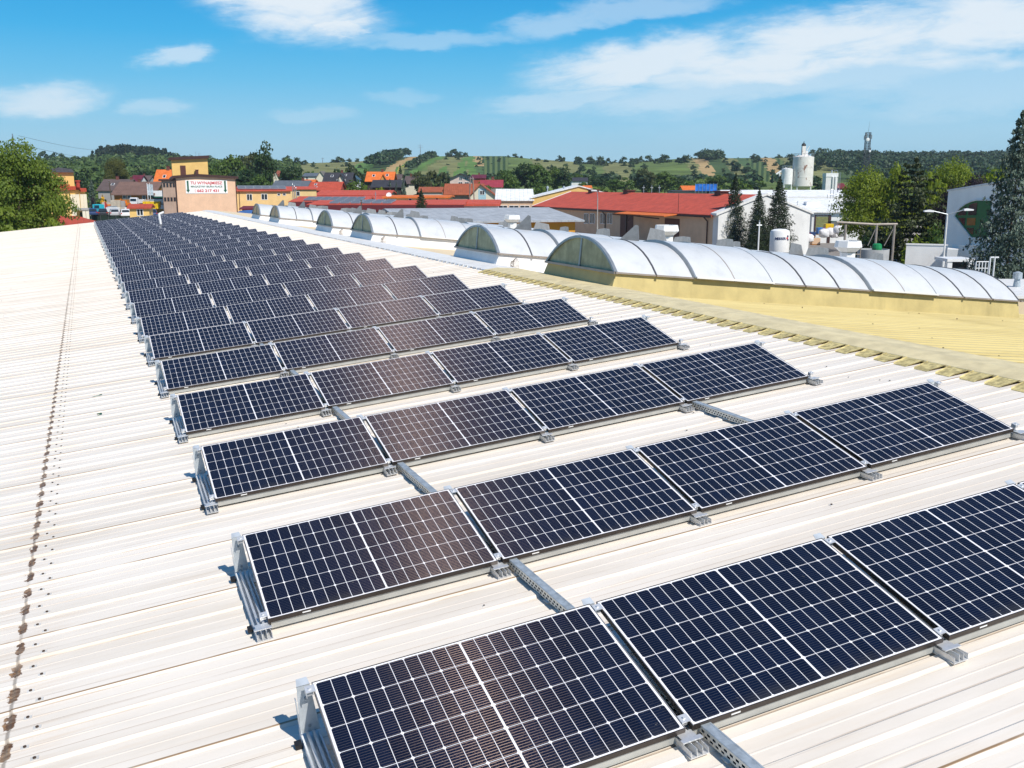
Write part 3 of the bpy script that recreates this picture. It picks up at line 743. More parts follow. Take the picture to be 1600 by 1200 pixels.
# ------------------------------------------------------------------ trees
def leaf_mesh(name, P, N, size, mats, seed, trunk=None, stretch=1.0, droop=None):
    """P: leaf centres (n,3), N: facing directions; every leaf is its own small quad"""
    g = np.random.default_rng(seed); n = len(P)
    N = N + g.normal(0, .55, (n, 3)); N /= np.linalg.norm(N, axis=1)[:, None] + 1e-9
    a = np.cross(N, g.normal(0, 1, (n, 3))) if droop is None else np.cross(N, np.cross(droop, N) + g.normal(0, .15, (n, 3)))
    a /= np.linalg.norm(a, axis=1)[:, None] + 1e-9
    b = np.cross(N, a)
    sz = size * g.uniform(.6, 1.35, (n, 1))
    a = a * sz; b = b * sz * stretch
    bend = N * sz * .25
    V = np.stack([P - a - b, P + a * .8 - b * .9 + bend, P + a + b, P - a * .7 + b * 1.1 - bend], 1).reshape(-1, 3)
    vs = V.tolist(); fs = [(4 * i, 4 * i + 1, 4 * i + 2, 4 * i + 3) for i in range(n)]
    me = bpy.data.meshes.new(name); me.from_pydata(vs, [], fs)
    for m_ in mats: me.materials.append(m_)
    me.update(); return me
def round_crown(seed, n, nclump=26, base=.18, shape=1.0, rad=.19, inner=.12):
    """unit tree: height 1, width 1, crown between `base` and 1"""
    g = np.random.default_rng(seed)
    C_ = []; zc = (1 + base) / 2; hz = (1 - base) / 2
    for i in range(nclump):
        d = g.normal(0, 1, 3); d /= np.linalg.norm(d)
        rr = g.uniform(.45, .92)
        p = d * rr * np.array([.42, .42, hz * .86])
        tz = (p[2] / hz + 1) / 2
        p[:2] *= (1.12 - .55 * tz ** 1.5 * shape)
        C_.append(np.concatenate([p + [0, 0, zc], [rad * g.uniform(.65, 1.25)]]))
    C_ = np.array(C_); idx = g.integers(0, nclump, n)
    d = g.normal(0, 1, (n, 3)); d /= np.linalg.norm(d, axis=1)[:, None]
    d[:, 2] = np.where(d[:, 2] < -.3, -d[:, 2] * .6, d[:, 2])
    r = np.where(g.random(n) < inner, g.uniform(.1, .7, n), g.uniform(.72, 1.08, n))
    P = C_[idx, :3] + d * r[:, None] * C_[idx, 3:4] * np.array([1, 1, .8])
    return P, d * np.array([1, 1, .9]) + np.array([0, 0, .35])
def spruce_crown(seed, tiers=22, per=14, leaves=16, base=.04, flat=.0, taper=1.0, irregular=.18):
    g = np.random.default_rng(seed); P = []; N = []
    for i in range(tiers):
        tz = i / (tiers - 1); z0 = base + (1 - base) * tz ** .92
        rad = .5 * (1 - tz) ** taper + .012
        k_ = max(4, int(per * (1 - .55 * tz)))
        off = g.uniform(0, 6.28)
        for j in range(k_):
            a = off + 6.283 * j / k_ + g.normal(0, .18); L = rad * g.uniform(1 - irregular * 1.6, 1 + irregular)
            m_ = max(3, int(leaves * (.35 + .65 * (1 - tz))))
            s_ = g.uniform(.12, 1, m_) ** .75
            w_ = g.normal(0, .085, m_) * (1 - .5 * s_) * rad * 2.2
            x = L * s_ * math.cos(a) - w_ * math.sin(a); y = L * s_ * math.sin(a) + w_ * math.cos(a)
            z = z0 - (.30 - flat) * L * s_ ** 1.5 + .10 * L * (s_ > .85) + g.normal(0, .006, m_)
            P.append(np.stack([x, y, z], 1)); N.append(np.stack([.35 * np.cos(a) + 0 * x, .35 * np.sin(a) + 0 * x, 1 + 0 * x], 1))
    return np.concatenate(P), np.concatenate(N)
def trunk_mesh(mb, h, r, limbs=0, seed=1, z0=0.0, spread=.3):
    g = random.Random(seed)
    mb.tube((0, 0, z0 - .02), (0.004, 0, h * .55), r, r * .68, 8); mb.tube((0.004, 0, h * .55), (-.01, .005, h), r * .68, r * .2, 7)
    for i in range(limbs):
        a = g.uniform(0, 6.28); z = g.uniform(.3, .8) * h; L = g.uniform(.5, 1) * spread
        mb.tube((0, 0, z), (L * math.cos(a), L * math.sin(a), z + L * g.uniform(.5, 1.0)), r * .38, r * .1, 5)
    return mb
M_BARK = mat('bark', (.09, .065, .045), .9, 0, .3, 6)
L_ = {'mid': mat_leaf('broad_leaves', (.080, .145, .024)), 'dark': mat_leaf('dark_leaves', (.034, .074, .020)), 'lime': mat_leaf('lime_leaves', (.145, .215, .020), .5, .42, (.34, .40, .03)), 'olive': mat_leaf('olive_leaves', (.10, .115, .022)),
      'pine': mat_leaf('pine_needles', (.050, .068, .020), .35, .1), 'spruce': mat_leaf('spruce_needles', (.024, .044, .015), .4, .08), 'blue': mat_leaf('blue_spruce_needles', (.060, .100, .072), .55, .1, (.16, .21, .15)),
      'copper': mat_leaf('copper_leaves', (.022, .014, .017), .4, .1, (.04, .022, .028)), 'far': mat_leaf('distant_leaves', (.034, .070, .024), .25, .1), 'birch': mat_leaf('grey_green_leaves', (.060, .085, .030)), 'yellow': mat_leaf('yellow_blossom', (.55, .36, .02), .2, .2),
      'left': mat_leaf('fresh_leaves', (.135, .205, .025), .4, .38, (.25, .31, .035)), 'wood': mat_leaf('woodland_leaves', (.082, .138, .036), .35, .15), 'farwood': mat_leaf('far_forest_leaves', (.036, .074, .034), .3, .1)}
PROTO = {}
def proto(kind, leafm, q):
    key = (kind, leafm, q)
    if key in PROTO: return PROTO[key]
    sd = (hash_(kind + leafm) + q) % 9973
    lim = 5
    if kind == 'round': P, N = round_crown(sd, (650, 2600, 22000)[q], (14, 26, 44)[q]); sz = (.040, .022, .0075)[q]
    elif kind == 'dense': P, N = round_crown(sd, (750, 3200, 40000)[q], (18, 34, 64)[q], .06, .8, .155, .08); sz = (.042, .021, .0062)[q]
    elif kind == 'oval': P, N = round_crown(sd, (650, 2600, 9000)[q], (16, 30, 44)[q], .10, .5, .15); sz = (.038, .020, .012)[q]; 
    elif kind == 'bush': P, N = round_crown(sd, (500, 1600, 4000)[q], (12, 18, 26)[q], -.2, .5, .24); sz = (.05, .032, .02)[q]; lim = 0
    elif kind == 'pine': P, N = spruce_crown(sd, (12, 15, 17)[q], 9, (22, 55, 170)[q], .16, .25, .62, .35); sz = (.030, .018, .0085)[q]; lim = 0
    else: P, N = spruce_crown(sd, (16, 24, 32)[q], (10, 14, 17)[q], (7, 18, 110)[q], .03, 0, .85, .24); sz = (.030, .016, .0048)[q]; lim = 0
    con = kind in ('spruce', 'pine')
    crown = leaf_mesh('crown', P, N, sz, [L_[leafm]], sd, stretch=1.6 if con else 1.0)
    mb = MB(); trunk_mesh(mb, .9 if con else .72, .016 if con else .022, lim, sd)
    PROTO[key] = (crown, mb.mesh('trunk', M_BARK)); return PROTO[key]
def hash_(s): return sum((i + 1) * ord(c) * 31 for i, c in enumerate(s))
def tree(px, ytop, wpx, d, kind, leafm, label, q=1, group=None, cat='tree', zb=None, name=None):
    p = pt(px, ytop, d); z0 = ground_z(p.x, d) if zb is None else zb; h = p.z - z0; wd = wpx / F * d * (1.45 if kind == 'spruce' else 1.3 if kind == 'pine' else 1.15)
    cm, tm = proto(kind, leafm, q)
    o = thing(name or ('conifer_tree' if kind in ('spruce', 'pine') else 'shrub' if kind == 'bush' else 'leafy_tree'), label, cat, Matrix.Translation((p.x, d, z0)) @ Matrix.Rotation(rnd.uniform(0, 6.28), 4, 'Z') @ Matrix.Diagonal((wd, wd, h, 1)), group)
    for nm, me in (('crown', cm), ('trunk', tm)):
        c = bpy.data.objects.new(nm, me); COL.objects.link(c); c.parent = o
    return o
# big trees, each one by itself
tree(20, 212, 150, 104, 'dense', 'left', 'large fresh green broadleaf tree filling the left edge behind the white roof', 2)
tree(84, 306, 34, 101, 'bush', 'left', 'low leafy bush at the right foot of the large left tree', 1, zb=2.5)
tree(8, 318, 60, 99, 'bush', 'left', 'low leafy bush at the far left edge of the roof', 1, zb=2.0)
tree(1598, 178, 132, 60, 'spruce', 'blue', 'tall blue-green spruce at the right edge of the picture', 2)
tree(1364, 259, 100, 122, 'round', 'lime', 'yellow-green maple nearest to the white hall, left of the pine', 2)
tree(1402, 248, 58, 120, 'oval', 'lime', 'bright yellow-green tree right behind the pine top', 2)
tree(1432, 250, 100, 108, 'pine', 'pine', 'dark spreading pine in front of the yellow-green trees', 2)
tree(1488, 245, 90, 138, 'round', 'lime', 'bright lime tree behind the copper tree', 2)
tree(1458, 256, 52, 128, 'oval', 'lime', 'slim lime tree between the pine and the bright lime tree', 1)
tree(1492, 284, 66, 114, 'round', 'copper', 'dark copper-leaved tree beside the pine', 2)
tree(1526, 266, 62, 118, 'round', 'copper', 'darkest copper tree above the white modern building', 2)
tree(1556, 252, 76, 128, 'round', 'lime', 'lime tree half hidden behind the blue spruce', 1)
tree(1444, 352, 56, 104, 'bush', 'lime', 'sunlit low shrub under the pine', 1, cat='shrub')
tree(1472, 346, 40, 103, 'bush', 'mid', 'green shrub at the low white wall', 1, cat='shrub')
tree(1372, 345, 60, 110, 'bush', 'dark', 'dark shrub below the yellow-green maple', 1, cat='shrub')
for px, yt, wp, d, lab in ((1150, 272, 44, 150, 'slim dark spruce at the end of the red-roofed hall'), (1187, 296, 44, 146, 'shorter dark spruce, middle one of the three by the white gas tank'), (1219, 277, 52, 148, 'tall dark spruce directly behind the white gas tank')):
    tree(px, yt, wp, d, 'spruce', 'spruce', lab, 2, 'dark spruces beside the red-roofed hall')
tree(658, 296, 38, 168, 'spruce', 'spruce', 'spruce with yellow-green tips in front of the red roofs', 2)
tree(179, 241, 40, 300, 'dense', 'olive', 'rounded olive-green tree above the brown house roof', 2)
tree(142, 279, 16, 262, 'spruce', 'blue', 'small blue spruce left of the brown houses', 1)
# trees of the village and behind the sign building
for i, (px, yt, wp, d, kd, lf, lab) in enumerate([
    (300, 246, 44, 345, 'dense', 'dark', 'dark tree just left behind the yellow stair tower'), (338, 247, 40, 330, 'dense', 'mid', 'green tree right of the stair tower'), (362, 238, 50, 335, 'dense', 'mid', 'broad green tree above the peach building'), (388, 236, 42, 350, 'round', 'birch', 'airy grey-green tree beside the tall round tree'),
    (412, 228, 38, 330, 'round', 'dark', 'tall round-crowned tree rising above the cream building'), (380, 258, 50, 315, 'dense', 'dark', 'dark tree behind the solar roof of the cream building'), (405, 270, 36, 310, 'dense', 'mid', 'lower green tree by the grey hipped roof'), (456, 256, 40, 365, 'dense', 'dark', 'dark tree above the grey roofs'), (440, 262, 22, 370, 'oval', 'dark', 'narrow tree left of the dark tree above grey roofs'),
    (548, 254, 24, 400, 'oval', 'birch', 'tall loose tree behind the teal-roofed house'), (560, 268, 24, 380, 'round', 'birch', 'grey-green tree beside the orange-roofed house'), (553, 280, 42, 320, 'bush', 'mid', 'green thicket in front of the black gabled house'), (588, 287, 32, 300, 'bush', 'lime', 'lime green bush before the dark roof'), (505, 286, 16, 305, 'round', 'dark', 'small dark tree in front of the red-roofed house'),
    (625, 260, 14, 375, 'spruce', 'spruce', 'spruce rising behind the dark roofs'), (609, 281, 10, 300, 'spruce', 'blue', 'leftmost of three little spruces'), (619, 285, 9, 298, 'spruce', 'blue', 'middle of three little spruces'), (630, 280, 12, 297, 'spruce', 'blue', 'rightmost of three little spruces'),
    (655, 262, 26, 330, 'oval', 'pine', 'dark pine-like tree, left of a group of three'), (674, 261, 22, 332, 'oval', 'pine', 'dark pine-like tree, middle of a group of three'), (692, 264, 20, 334, 'oval', 'pine', 'dark pine-like tree, right of a group of three'),
    (755, 276, 16, 360, 'bush', 'lime', 'lime bush beside the pale pink house'), (797, 268, 28, 330, 'round', 'mid', 'fresh green round tree above the grey cottage roof'), (790, 262, 30, 400, 'round', 'mid', 'rounded tree at the edge of the row crop'), (820, 250, 40, 375, 'dense', 'dark', 'big dark tree left of the white roof'), (842, 252, 36, 370, 'dense', 'mid', 'big green tree behind the white roof'),
    (866, 258, 30, 380, 'dense', 'mid', 'green tree above the ridge of the white roof'), (882, 262, 26, 376, 'round', 'dark', 'dark tree right of the white roof ridge'), (935, 274, 30, 400, 'dense', 'dark', 'dark tree behind the red hall roof, left one'), (962, 278, 28, 395, 'dense', 'mid', 'green tree behind the red hall roof'), (980, 276, 24, 398, 'oval', 'mid', 'narrow green tree left of the birch'),
    (1008, 259, 36, 385, 'oval', 'birch', 'tall grey-green birch behind the red hall roof'), (1040, 266, 34, 390, 'dense', 'mid', 'broad green tree right of the birch'), (1060, 274, 28, 392, 'dense', 'dark', 'dark tree beside the orange cottage roof'), (1108, 287, 14, 300, 'spruce', 'birch', 'small spruce in front of the blue hoarding'), (1135, 278, 30, 420, 'dense', 'dark', 'dark tree behind the slim spruce'),
    (1172, 280, 30, 430, 'bush', 'dark', 'dark bushy tree left of the silos'), (1330, 284, 14, 420, 'spruce', 'dark', 'dark conifer right of the white tower'), (1276, 276, 22, 430, 'bush', 'dark', 'dark bush at the foot of the big silo'), (1203, 292, 12, 330, 'bush', 'yellow', 'yellow flowering bush left of the silos'), (155, 306, 22, 262, 'bush', 'mid', 'green garden bush left of the brown house'),
    (160, 303, 9, 255, 'bush', 'yellow', 'yellow garden bush beside the brown house'), (146, 304, 8, 256, 'bush', 'copper', 'purple garden bush by the blue spruce'), (207, 304, 12, 238, 'bush', 'mid', 'green bush at the wall of the brown house'), (122, 268, 30, 330, 'dense', 'dark', 'dark tree right of the left stair tower'), (70, 262, 36, 340, 'dense', 'mid', 'tree behind the left stair tower'), (225, 262, 30, 420, 'dense', 'dark', 'dark tree left of the orange roof'),
    (1090, 282, 22, 430, 'dense', 'mid', 'green tree above the blue hoarding'), (912, 282, 18, 400, 'bush', 'mid', 'green bush beside the little dark cottage'),
    (762, 286, 26, 300, 'round', 'mid', 'green tree before the crimson metal roof'), (540, 290, 22, 295, 'bush', 'mid', 'green bush right of the red-roofed house'), (575, 262, 22, 400, 'oval', 'mid', 'green tree directly behind the steep orange roof'), (640, 268, 22, 390, 'dense', 'dark', 'dark tree behind the brown-roofed dormer house'), (848, 282, 26, 330, 'bush', 'mid', 'green bush above the white low-pitched roof'), (900, 270, 26, 430, 'dense', 'mid', 'green tree above the little dark cottage'), (920, 270, 24, 440, 'dense', 'dark', 'dark tree left of the trees behind the red hall'), (1120, 272, 30, 440, 'dense', 'mid', 'green tree right above the blue hoarding'), (700, 282, 18, 300, 'dense', 'mid', 'green tree left of the pale pink house'), (482, 262, 22, 410, 'dense', 'mid', 'green tree above the small grey-roofed house'), (528, 262, 20, 410, 'round', 'dark', 'dark tree behind the black gabled house')]):
    tree(px, yt, wp, d, kd, lf, lab, 1 if wp > 24 else 0, 'village trees', 'tree')
# trees on the fields and skyline of the hills: too small to show parts
FARK = [('round', 'far'), ('dense', 'far'), ('oval', 'far')]
HT = [(30, 245, 20, 980), (66, 234, 18, 960), (82, 238, 18, 955), (96, 241, 14, 958), (104, 244, 10, 960), (120, 248, 9, 950), (141, 243, 8, 960),
      (438, 251, 9, 930), (447, 243, 14, 935), (464, 247, 14, 930), (475, 249, 12, 932), (489, 253, 7, 930), (520, 250, 12, 985), (532, 243, 22, 985), (546, 247, 9, 985), (558, 248, 9, 985), (495, 260, 12, 800), (511, 257, 9, 850),
      (668, 243, 14, 985), (680, 240, 16, 990), (658, 246, 8, 990), (700, 239, 14, 975), (709, 231, 18, 975), (717, 237, 15, 960), (727, 239, 12, 985), (635, 255, 13, 800), (688, 252, 8, 850), (699, 257, 12, 780), (725, 257, 8, 820), (770, 255, 9, 800), (716, 262, 10, 730), (736, 258, 7, 800),
      (797, 243, 16, 970), (805, 241, 12, 985), (814, 243, 7, 985), (829, 247, 7, 990), (840, 248, 12, 930), (853, 248, 14, 920), (868, 249, 9, 985), (877, 249, 14, 985), (905, 243, 20, 900), (925, 247, 12, 940), (935, 252, 14, 900), (950, 246, 8, 985), (960, 250, 10, 985), (974, 246, 14, 940), (988, 246, 12, 945), (1000, 244, 14, 950), (1014, 244, 16, 952), (1028, 246, 14, 955), (1037, 241, 12, 965),
      (1044, 250, 18, 900), (1060, 249, 16, 905), (975, 254, 14, 860), (885, 257, 14, 840), (913, 270, 9, 700), (963, 268, 9, 720), (978, 266, 12, 700), (1055, 265, 12, 720), (1080, 245, 10, 985), (1092, 239, 18, 960), (1104, 238, 18, 955), (1112, 243, 16, 940), (1085, 254, 14, 860), (1128, 243, 6, 985), (1155, 246, 8, 990), (1183, 243, 10, 990), (1197, 244, 8, 990), (1218, 241, 12, 990), (1232, 242, 14, 990), (1120, 250, 14, 900), (1138, 262, 14, 760), (1160, 268, 14, 700), (1190, 272, 16, 660), (1290, 262, 14, 760)]
gx_ = random.Random(21)
for _i in range(90):
    d = gx_.uniform(620, 960); px = gx_.uniform(845, 1290) if _i < 66 else gx_.uniform(425, 570) if _i < 80 else gx_.uniform(660, 800)
    wp = gx_.choice((7, 8, 10, 12, 14, 17)) if _i < 66 else gx_.choice((6, 7, 8)); x_ = (px - 800) / F * CT * d
    HT.append((px, 288 - (ground_z(x_, d) + wp / F * d * .85 - HC) / d * F, wp, d))
for i, (px, yt, wp, d) in enumerate(HT):
    p = pt(px, yt, d); z0 = ground_z(p.x, d); wd = wp / F * d * 1.12; h = max(p.z - z0, .95 * wd); z0 = p.z - h
    cm, tm = proto(*FARK[i % 3], 0)
    o = bpy.data.objects.new('hill_tree', cm); COL.objects.link(o)
    o.matrix_basis = Matrix.Translation((p.x, d, z0 - h * .02)) @ Matrix.Rotation(rnd.uniform(0, 6.28), 4, 'Z') @ Matrix.Diagonal((wd, wd, h * 1.06, 1))
    where = 'over the farthest left hill' if px < 150 else 'on the left meadow hill' if px < 565 else 'around the striped fields' if px < 780 else 'on the middle hill' if px < 1075 else 'on the right hill with the brown field'
    size = 'broad' if wp >= 16 else 'small' if wp <= 9 else 'middle-sized'
    tag(o, '%s dark green tree %s' % (size, where), 'tree', 'trees on the hills ' + where + ', ' + size)
# woods that read as one mass
def woods(name, label, spots, kind, leafm, n, wr, hr, seed):
    g = np.random.default_rng(seed); Ps = []; Ns = []
    for s_ in spots:
        (pa, pb, da, db, cnt) = s_[:5]; fa, fb = s_[5:] if len(s_) > 5 else (1, 1)
        for i in range(cnt):
            d = g.uniform(da, db); px = g.uniform(pa, pb) + g.normal(0, min(12, .10 * (pb - pa))) + (-(1000 - d) / 400 * 55 if 'slanted' in name else 0)
            x = (px - 800) / F * CT * d
            wd = g.uniform(*wr); fh = fa + (fb - fa) * min(1, max(0, (px - pa) / (pb - pa))); h = g.uniform(*hr) * fh; z = ground_z(x, d)
            a = g.normal(0, 1, (n, 3)); a /= np.linalg.norm(a, axis=1)[:, None]; a[:, 2] = np.abs(a[:, 2])
            if kind == 'con':
                t_ = g.uniform(0, 1, n) ** .8; an = g.uniform(0, 6.28, n); r = wd * .5 * (1.02 - t_) * g.uniform(.6, 1, n)
                P = np.stack([r * np.cos(an), r * np.sin(an), h * (.15 + .85 * t_)], 1); N = np.stack([np.cos(an), np.sin(an), .7 + 0 * an], 1)
            else:
                P = a * np.array([wd * .5, wd * .5, h * .55]) * g.uniform(.75, 1.05, (n, 1)) + [0, 0, h * .45]; N = a
            Ps.append(P + [x, d, z]); Ns.append(N)
    me = leaf_mesh(name, np.concatenate(Ps), np.concatenate(Ns), .95 if n < 70 else .68, [L_[leafm]], seed)
    o = bpy.data.objects.new(name.replace('_slanted', ''), me); COL.objects.link(o); struct(o, 'stuff')
    tag(o, label, 'woodland'); return o
woods('spruce_forest', 'dark spruce forest along the crest of the left hill', [(166, 250, 840, 1000, 330, 1.0, .9), (245, 300, 860, 1000, 170, .85, .35), (158, 168, 880, 1000, 26, .5, .9)], 'con', 'spruce', 44, (6, 9), (11, 16), 3)
woods('mixed_woodland', 'mid-green mixed woodland on the slope behind the brown houses', [(56, 170, 440, 800, 240), (150, 345, 480, 900, 420), (300, 450, 560, 780, 100)], 'dec', 'wood', 100, (7, 12), (6, 11), 4)
woods('hill_copse_slanted', 'wedge-shaped dark copse climbing the hill behind the orange roof', [(606, 640, 760, 1000, 80)], 'dec', 'farwood', 60, (7, 10), (7, 10), 5)
woods('field_hedge_slanted', 'slanting hedge of trees between two bright fields', [(678, 684, 700, 985, 34)], 'dec', 'farwood', 44, (3.5, 6), (3.5, 6), 6)
woods('hillside_forest', 'dark blue-green forest covering the right hills', [(1286, 1700, 700, 1000, 760), (1099, 1122, 850, 1000, 30), (1330, 1700, 560, 720, 160)], 'dec', 'farwood', 84, (8, 13), (6, 10), 8)
woods('valley_scrub', 'low green scrub and hedges at the foot of the hills', [(620, 800, 500, 580, 26), (860, 1290, 500, 600, 60), (430, 600, 520, 600, 20)], 'dec', 'farwood', 44, (5, 9), (3, 5), 9)
woods('village_greenery', 'green garden bushes between the village houses', [(100, 330, 270, 420, 120), (440, 800, 330, 480, 70), (880, 1180, 380, 480, 50)], 'dec', 'mid', 60, (4, 7), (2.5, 4.5), 10)
# ------------------------------------------------------------------ buildings
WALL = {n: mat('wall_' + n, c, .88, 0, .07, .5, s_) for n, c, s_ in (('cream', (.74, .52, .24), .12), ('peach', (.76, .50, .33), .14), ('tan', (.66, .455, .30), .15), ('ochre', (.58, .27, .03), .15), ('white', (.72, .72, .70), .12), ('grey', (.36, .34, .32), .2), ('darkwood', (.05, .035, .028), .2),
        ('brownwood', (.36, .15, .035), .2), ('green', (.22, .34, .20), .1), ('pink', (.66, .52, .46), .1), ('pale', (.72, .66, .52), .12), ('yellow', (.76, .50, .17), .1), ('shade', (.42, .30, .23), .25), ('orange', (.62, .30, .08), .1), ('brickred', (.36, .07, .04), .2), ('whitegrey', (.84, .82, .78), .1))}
ROOF = {n: mat_ribbed('roof_' + n, c, p, 0, .14, r_, .3) for n, c, p, r_ in (('red', (.42, .066, .032), .6, .75), ('hallred', (.50, .082, .045), .5, .75), ('darkred', (.16, .022, .025), .5, .55), ('orange', (.66, .155, .025), .5, .7), ('brown', (.165, .098, .075), .5, .7), ('greybrown', (.105, .075, .068), .5, .7), ('anthracite', (.040, .038, .042), .5, .6),
        ('greyblue', (.115, .13, .145), .6, .5), ('maroon', (.13, .018, .030), .5, .5), ('grey', (.36, .38, .40), .9, .6), ('white', (.82, .82, .80), 1.0, .5), ('teal', (.05, .085, .10), .5, .5), ('rust', (.32, .085, .035), .5, .65), ('oldgrey', (.17, .155, .13), .4, .8), ('magenta', (.30, .035, .05), .5, .6))}
M_TRIMB = mat('dark_brown_trim', (.055, .025, .020), .5)
M_WHITE = mat('white_plastic', (.78, .78, .77), .4, 0, .05)
M_PANE = mat('dark_window_glass', (.02, .028, .035), .08, 0, .2, 3, 0, 0, .6)
M_DOORB = mat('brown_door', (.10, .035, .025), .6)
M_CHIM = mat('brick_chimney', (.17, .055, .04), .9)
def window(parent, x, z, w_, h_, y=0.0, T=None, frame=None, bars=1, name='window'):
    mb = MB(); f = .09; fm = frame or M_WHITE
    for (a, b, c, e) in ((-w_ / 2, w_ / 2, -h_ / 2, -h_ / 2 + f), (-w_ / 2, w_ / 2, h_ / 2 - f, h_ / 2), (-w_ / 2, -w_ / 2 + f, -h_ / 2 + f, h_ / 2 - f), (w_ / 2 - f, w_ / 2, -h_ / 2 + f, h_ / 2 - f)):
        mb.box(x + a, x + b, y - .06, y + .0, z + c, z + e, 0, T)
    for i in range(bars):
        xx = x - w_ / 2 + w_ * (i + 1) / (bars + 1); mb.box(xx - .05, xx + .05, y - .055, y, z - h_ / 2 + f, z + h_ / 2 - f, 0, T)
    o = mb.build(name, fm, parent)
    mb = MB(); mb.box(x - w_ / 2 + .02, x + w_ / 2 - .02, y - .03, y - .005, z - h_ / 2 + .02, z + h_ / 2 - .02, 0, T); mb.build('pane', M_PANE, o)
    return o
def house(label, px0, px1, ye, yr, d, l, axis, mw, mr, wins=(), chim=(), yaw=0, over=.4, name='house', cat='house', doors=(), z0=None, group=None, asym=.5, th=.2, gablem=None, sky=()):
    xa, xb = xat(px0, d, ye), xat(px1, d, ye); xc = (xa + xb) / 2; w_ = xb - xa
    zg = min(ground_z(xc, d), ground_z(xc, d + l)) - .6 if z0 is None else z0
    he = zat(ye, d) - zg
    t = thing(name, label, cat, at(xc, d, zg, yaw), group)
    if axis == 'x':
        ym = l * asym; hr = zat(yr, d + ym) - zg; sl = (hr - he) / ym; sb = (hr - he) / max(l - ym, .01)
        mb = MB(); mb.prism([(0, 0), (l, 0), (l, he - .02), (ym, hr - .02), (0, he - .02)], -w_ / 2, w_ / 2, 'x'); mb.build('wall', mw, t)
        mb = MB(); o2 = over; mb.prism([(-o2, he - o2 * sl), (ym, hr), (l + o2, he - o2 * sb), (l + o2, he - o2 * sb + th), (ym, hr + th), (-o2, he - o2 * sl + th)], -w_ / 2 - o2, w_ / 2 + o2, 'x'); rf = mb.build('roof', mr, t)
        rz = lambda f: hr + th
    else:
        hr = zat(yr, d) - zg; sl = (hr - he) / (w_ / 2)
        mb = MB(); mb.prism([(-w_ / 2, 0), (w_ / 2, 0), (w_ / 2, he - .02), (0, hr - .02), (-w_ / 2, he - .02)], 0, l, 'y'); mb.build('wall', mw, t)
        mb = MB(); o2 = over; xo = w_ / 2 + o2; zo = he - o2 * sl
        mb.prism([(-xo, zo), (0, hr), (xo, zo), (xo, zo + th), (0, hr + th), (-xo, zo + th)], -o2, l + o2, 'y'); rf = mb.build('roof', mr, t)
        ym = l / 2
    for (fx, s_) in chim:
        mb = MB()
        x = -w_ / 2 + fx * w_ if axis == 'x' else 0.0; yy = ym if axis == 'x' else l * fx
        mb.box(x - .35 * s_, x + .35 * s_, yy - .3, yy + .3, hr - .5, hr + .9 * s_); mb.box(x - .42 * s_, x + .42 * s_, yy - .37, yy + .37, hr + .9 * s_, hr + .9 * s_ + .12); mb.build('chimney', M_CHIM, rf)
    for (wx, wy, ww, wh) in wins: window(t, xat(wx, d, wy) - xc, zat(wy, d) - zg, ww, wh, 0.0, bars=1 if ww > .9 else 0)
    for (wx, wy, ww, wh, dm_) in doors:
        mb = MB(); x = xat(wx, d, wy) - xc; z = zat(wy, d) - zg; mb.box(x - ww / 2, x + ww / 2, -.05, .0, z - wh / 2, z + wh / 2); mb.box(x - ww / 2 - .08, x + ww / 2 + .08, -.07, -.005, z + wh / 2, z + wh / 2 + .1); mb.build('door', dm_, t)
    if axis == 'x':
        for (wx, f, ww, wh) in sky:
            x = xat(wx, d) - xc; Tm = Matrix.Translation((x, ym * f, he + (hr - he) * f + th)) @ Matrix.Rotation(math.atan(sl), 4, 'X')
            mb = MB(); mb.box(-ww / 2, ww / 2, -wh / 2, wh / 2, .0, .07, 0, Tm); s2 = mb.build('roof_window', M_WHITE, rf)
            mb = MB(); mb.box(-ww / 2 + .1, ww / 2 - .1, -wh / 2 + .1, wh / 2 - .1, .07, .08, 0, Tm); mb.build('pane', M_PANE, s2)
    return t, zg, xc, w_, he, hr
# --- peach block with the letting banner
def text_part(parent, body, size, T, m_, bold=.0, align='CENTER', w_fit=None, name='lettering'):
    cu = bpy.data.curves.new(name, 'FONT'); cu.body = body; cu.size = size; cu.align_x = align; cu.align_y = 'CENTER'; cu.extrude = .006; cu.offset = bold
    cu.materials.append(m_)
    o = bpy.data.objects.new(name, cu); COL.objects.link(o); o.parent = parent
    bpy.context.view_layer.update()
    s_ = 1.0
    if w_fit and o.dimensions.x > 0: s_ = w_fit / o.dimensions.x
    dg = bpy.context.evaluated_depsgraph_get(); me = bpy.data.meshes.new_from_object(o.evaluated_get(dg))
    bpy.data.objects.remove(o); o = bpy.data.objects.new(name, me); COL.objects.link(o); o.parent = parent
    o.matrix_basis = T @ Matrix.Rotation(R(90), 4, 'X') @ Matrix.Diagonal((s_, 1, 1, 1))
    return o
DB = 205.0
zb = -.5; x0, x1 = xat(278, DB), xat(368, DB); w_ = x1 - x0
t = thing('warehouse_block', 'peach warehouse block with a stair tower on its roof and a letting banner', 'warehouse', at((x0 + x1) / 2, DB, zb, 20))
zr = zat(279, DB) - zb; L = 24.0
mb = MB(); mb.prism([(-w_ / 2, 0), (w_ / 2, 0), (w_ / 2, zr), (-w_ / 2 + w_ * .35, zr + .45), (-w_ / 2, zr + .05)], 0, L, 'y'); mb.build('wall', WALL['peach'], t)
mb = MB(); mb.prism([(-w_ / 2 - .9, zr - .35), (-w_ / 2 - .3, zr + .06), (-w_ / 2 + w_ * .35, zr + .46), (w_ / 2 + .5, zr - .05), (w_ / 2 + .5, zr + .45), (-w_ / 2 + w_ * .35, zr + .95), (-w_ / 2 - .5, zr + .55), (-w_ / 2 - .9, zr + .1)], -.5, L + .5, 'y'); rf = mb.build('roof', M_TRIMB, t)
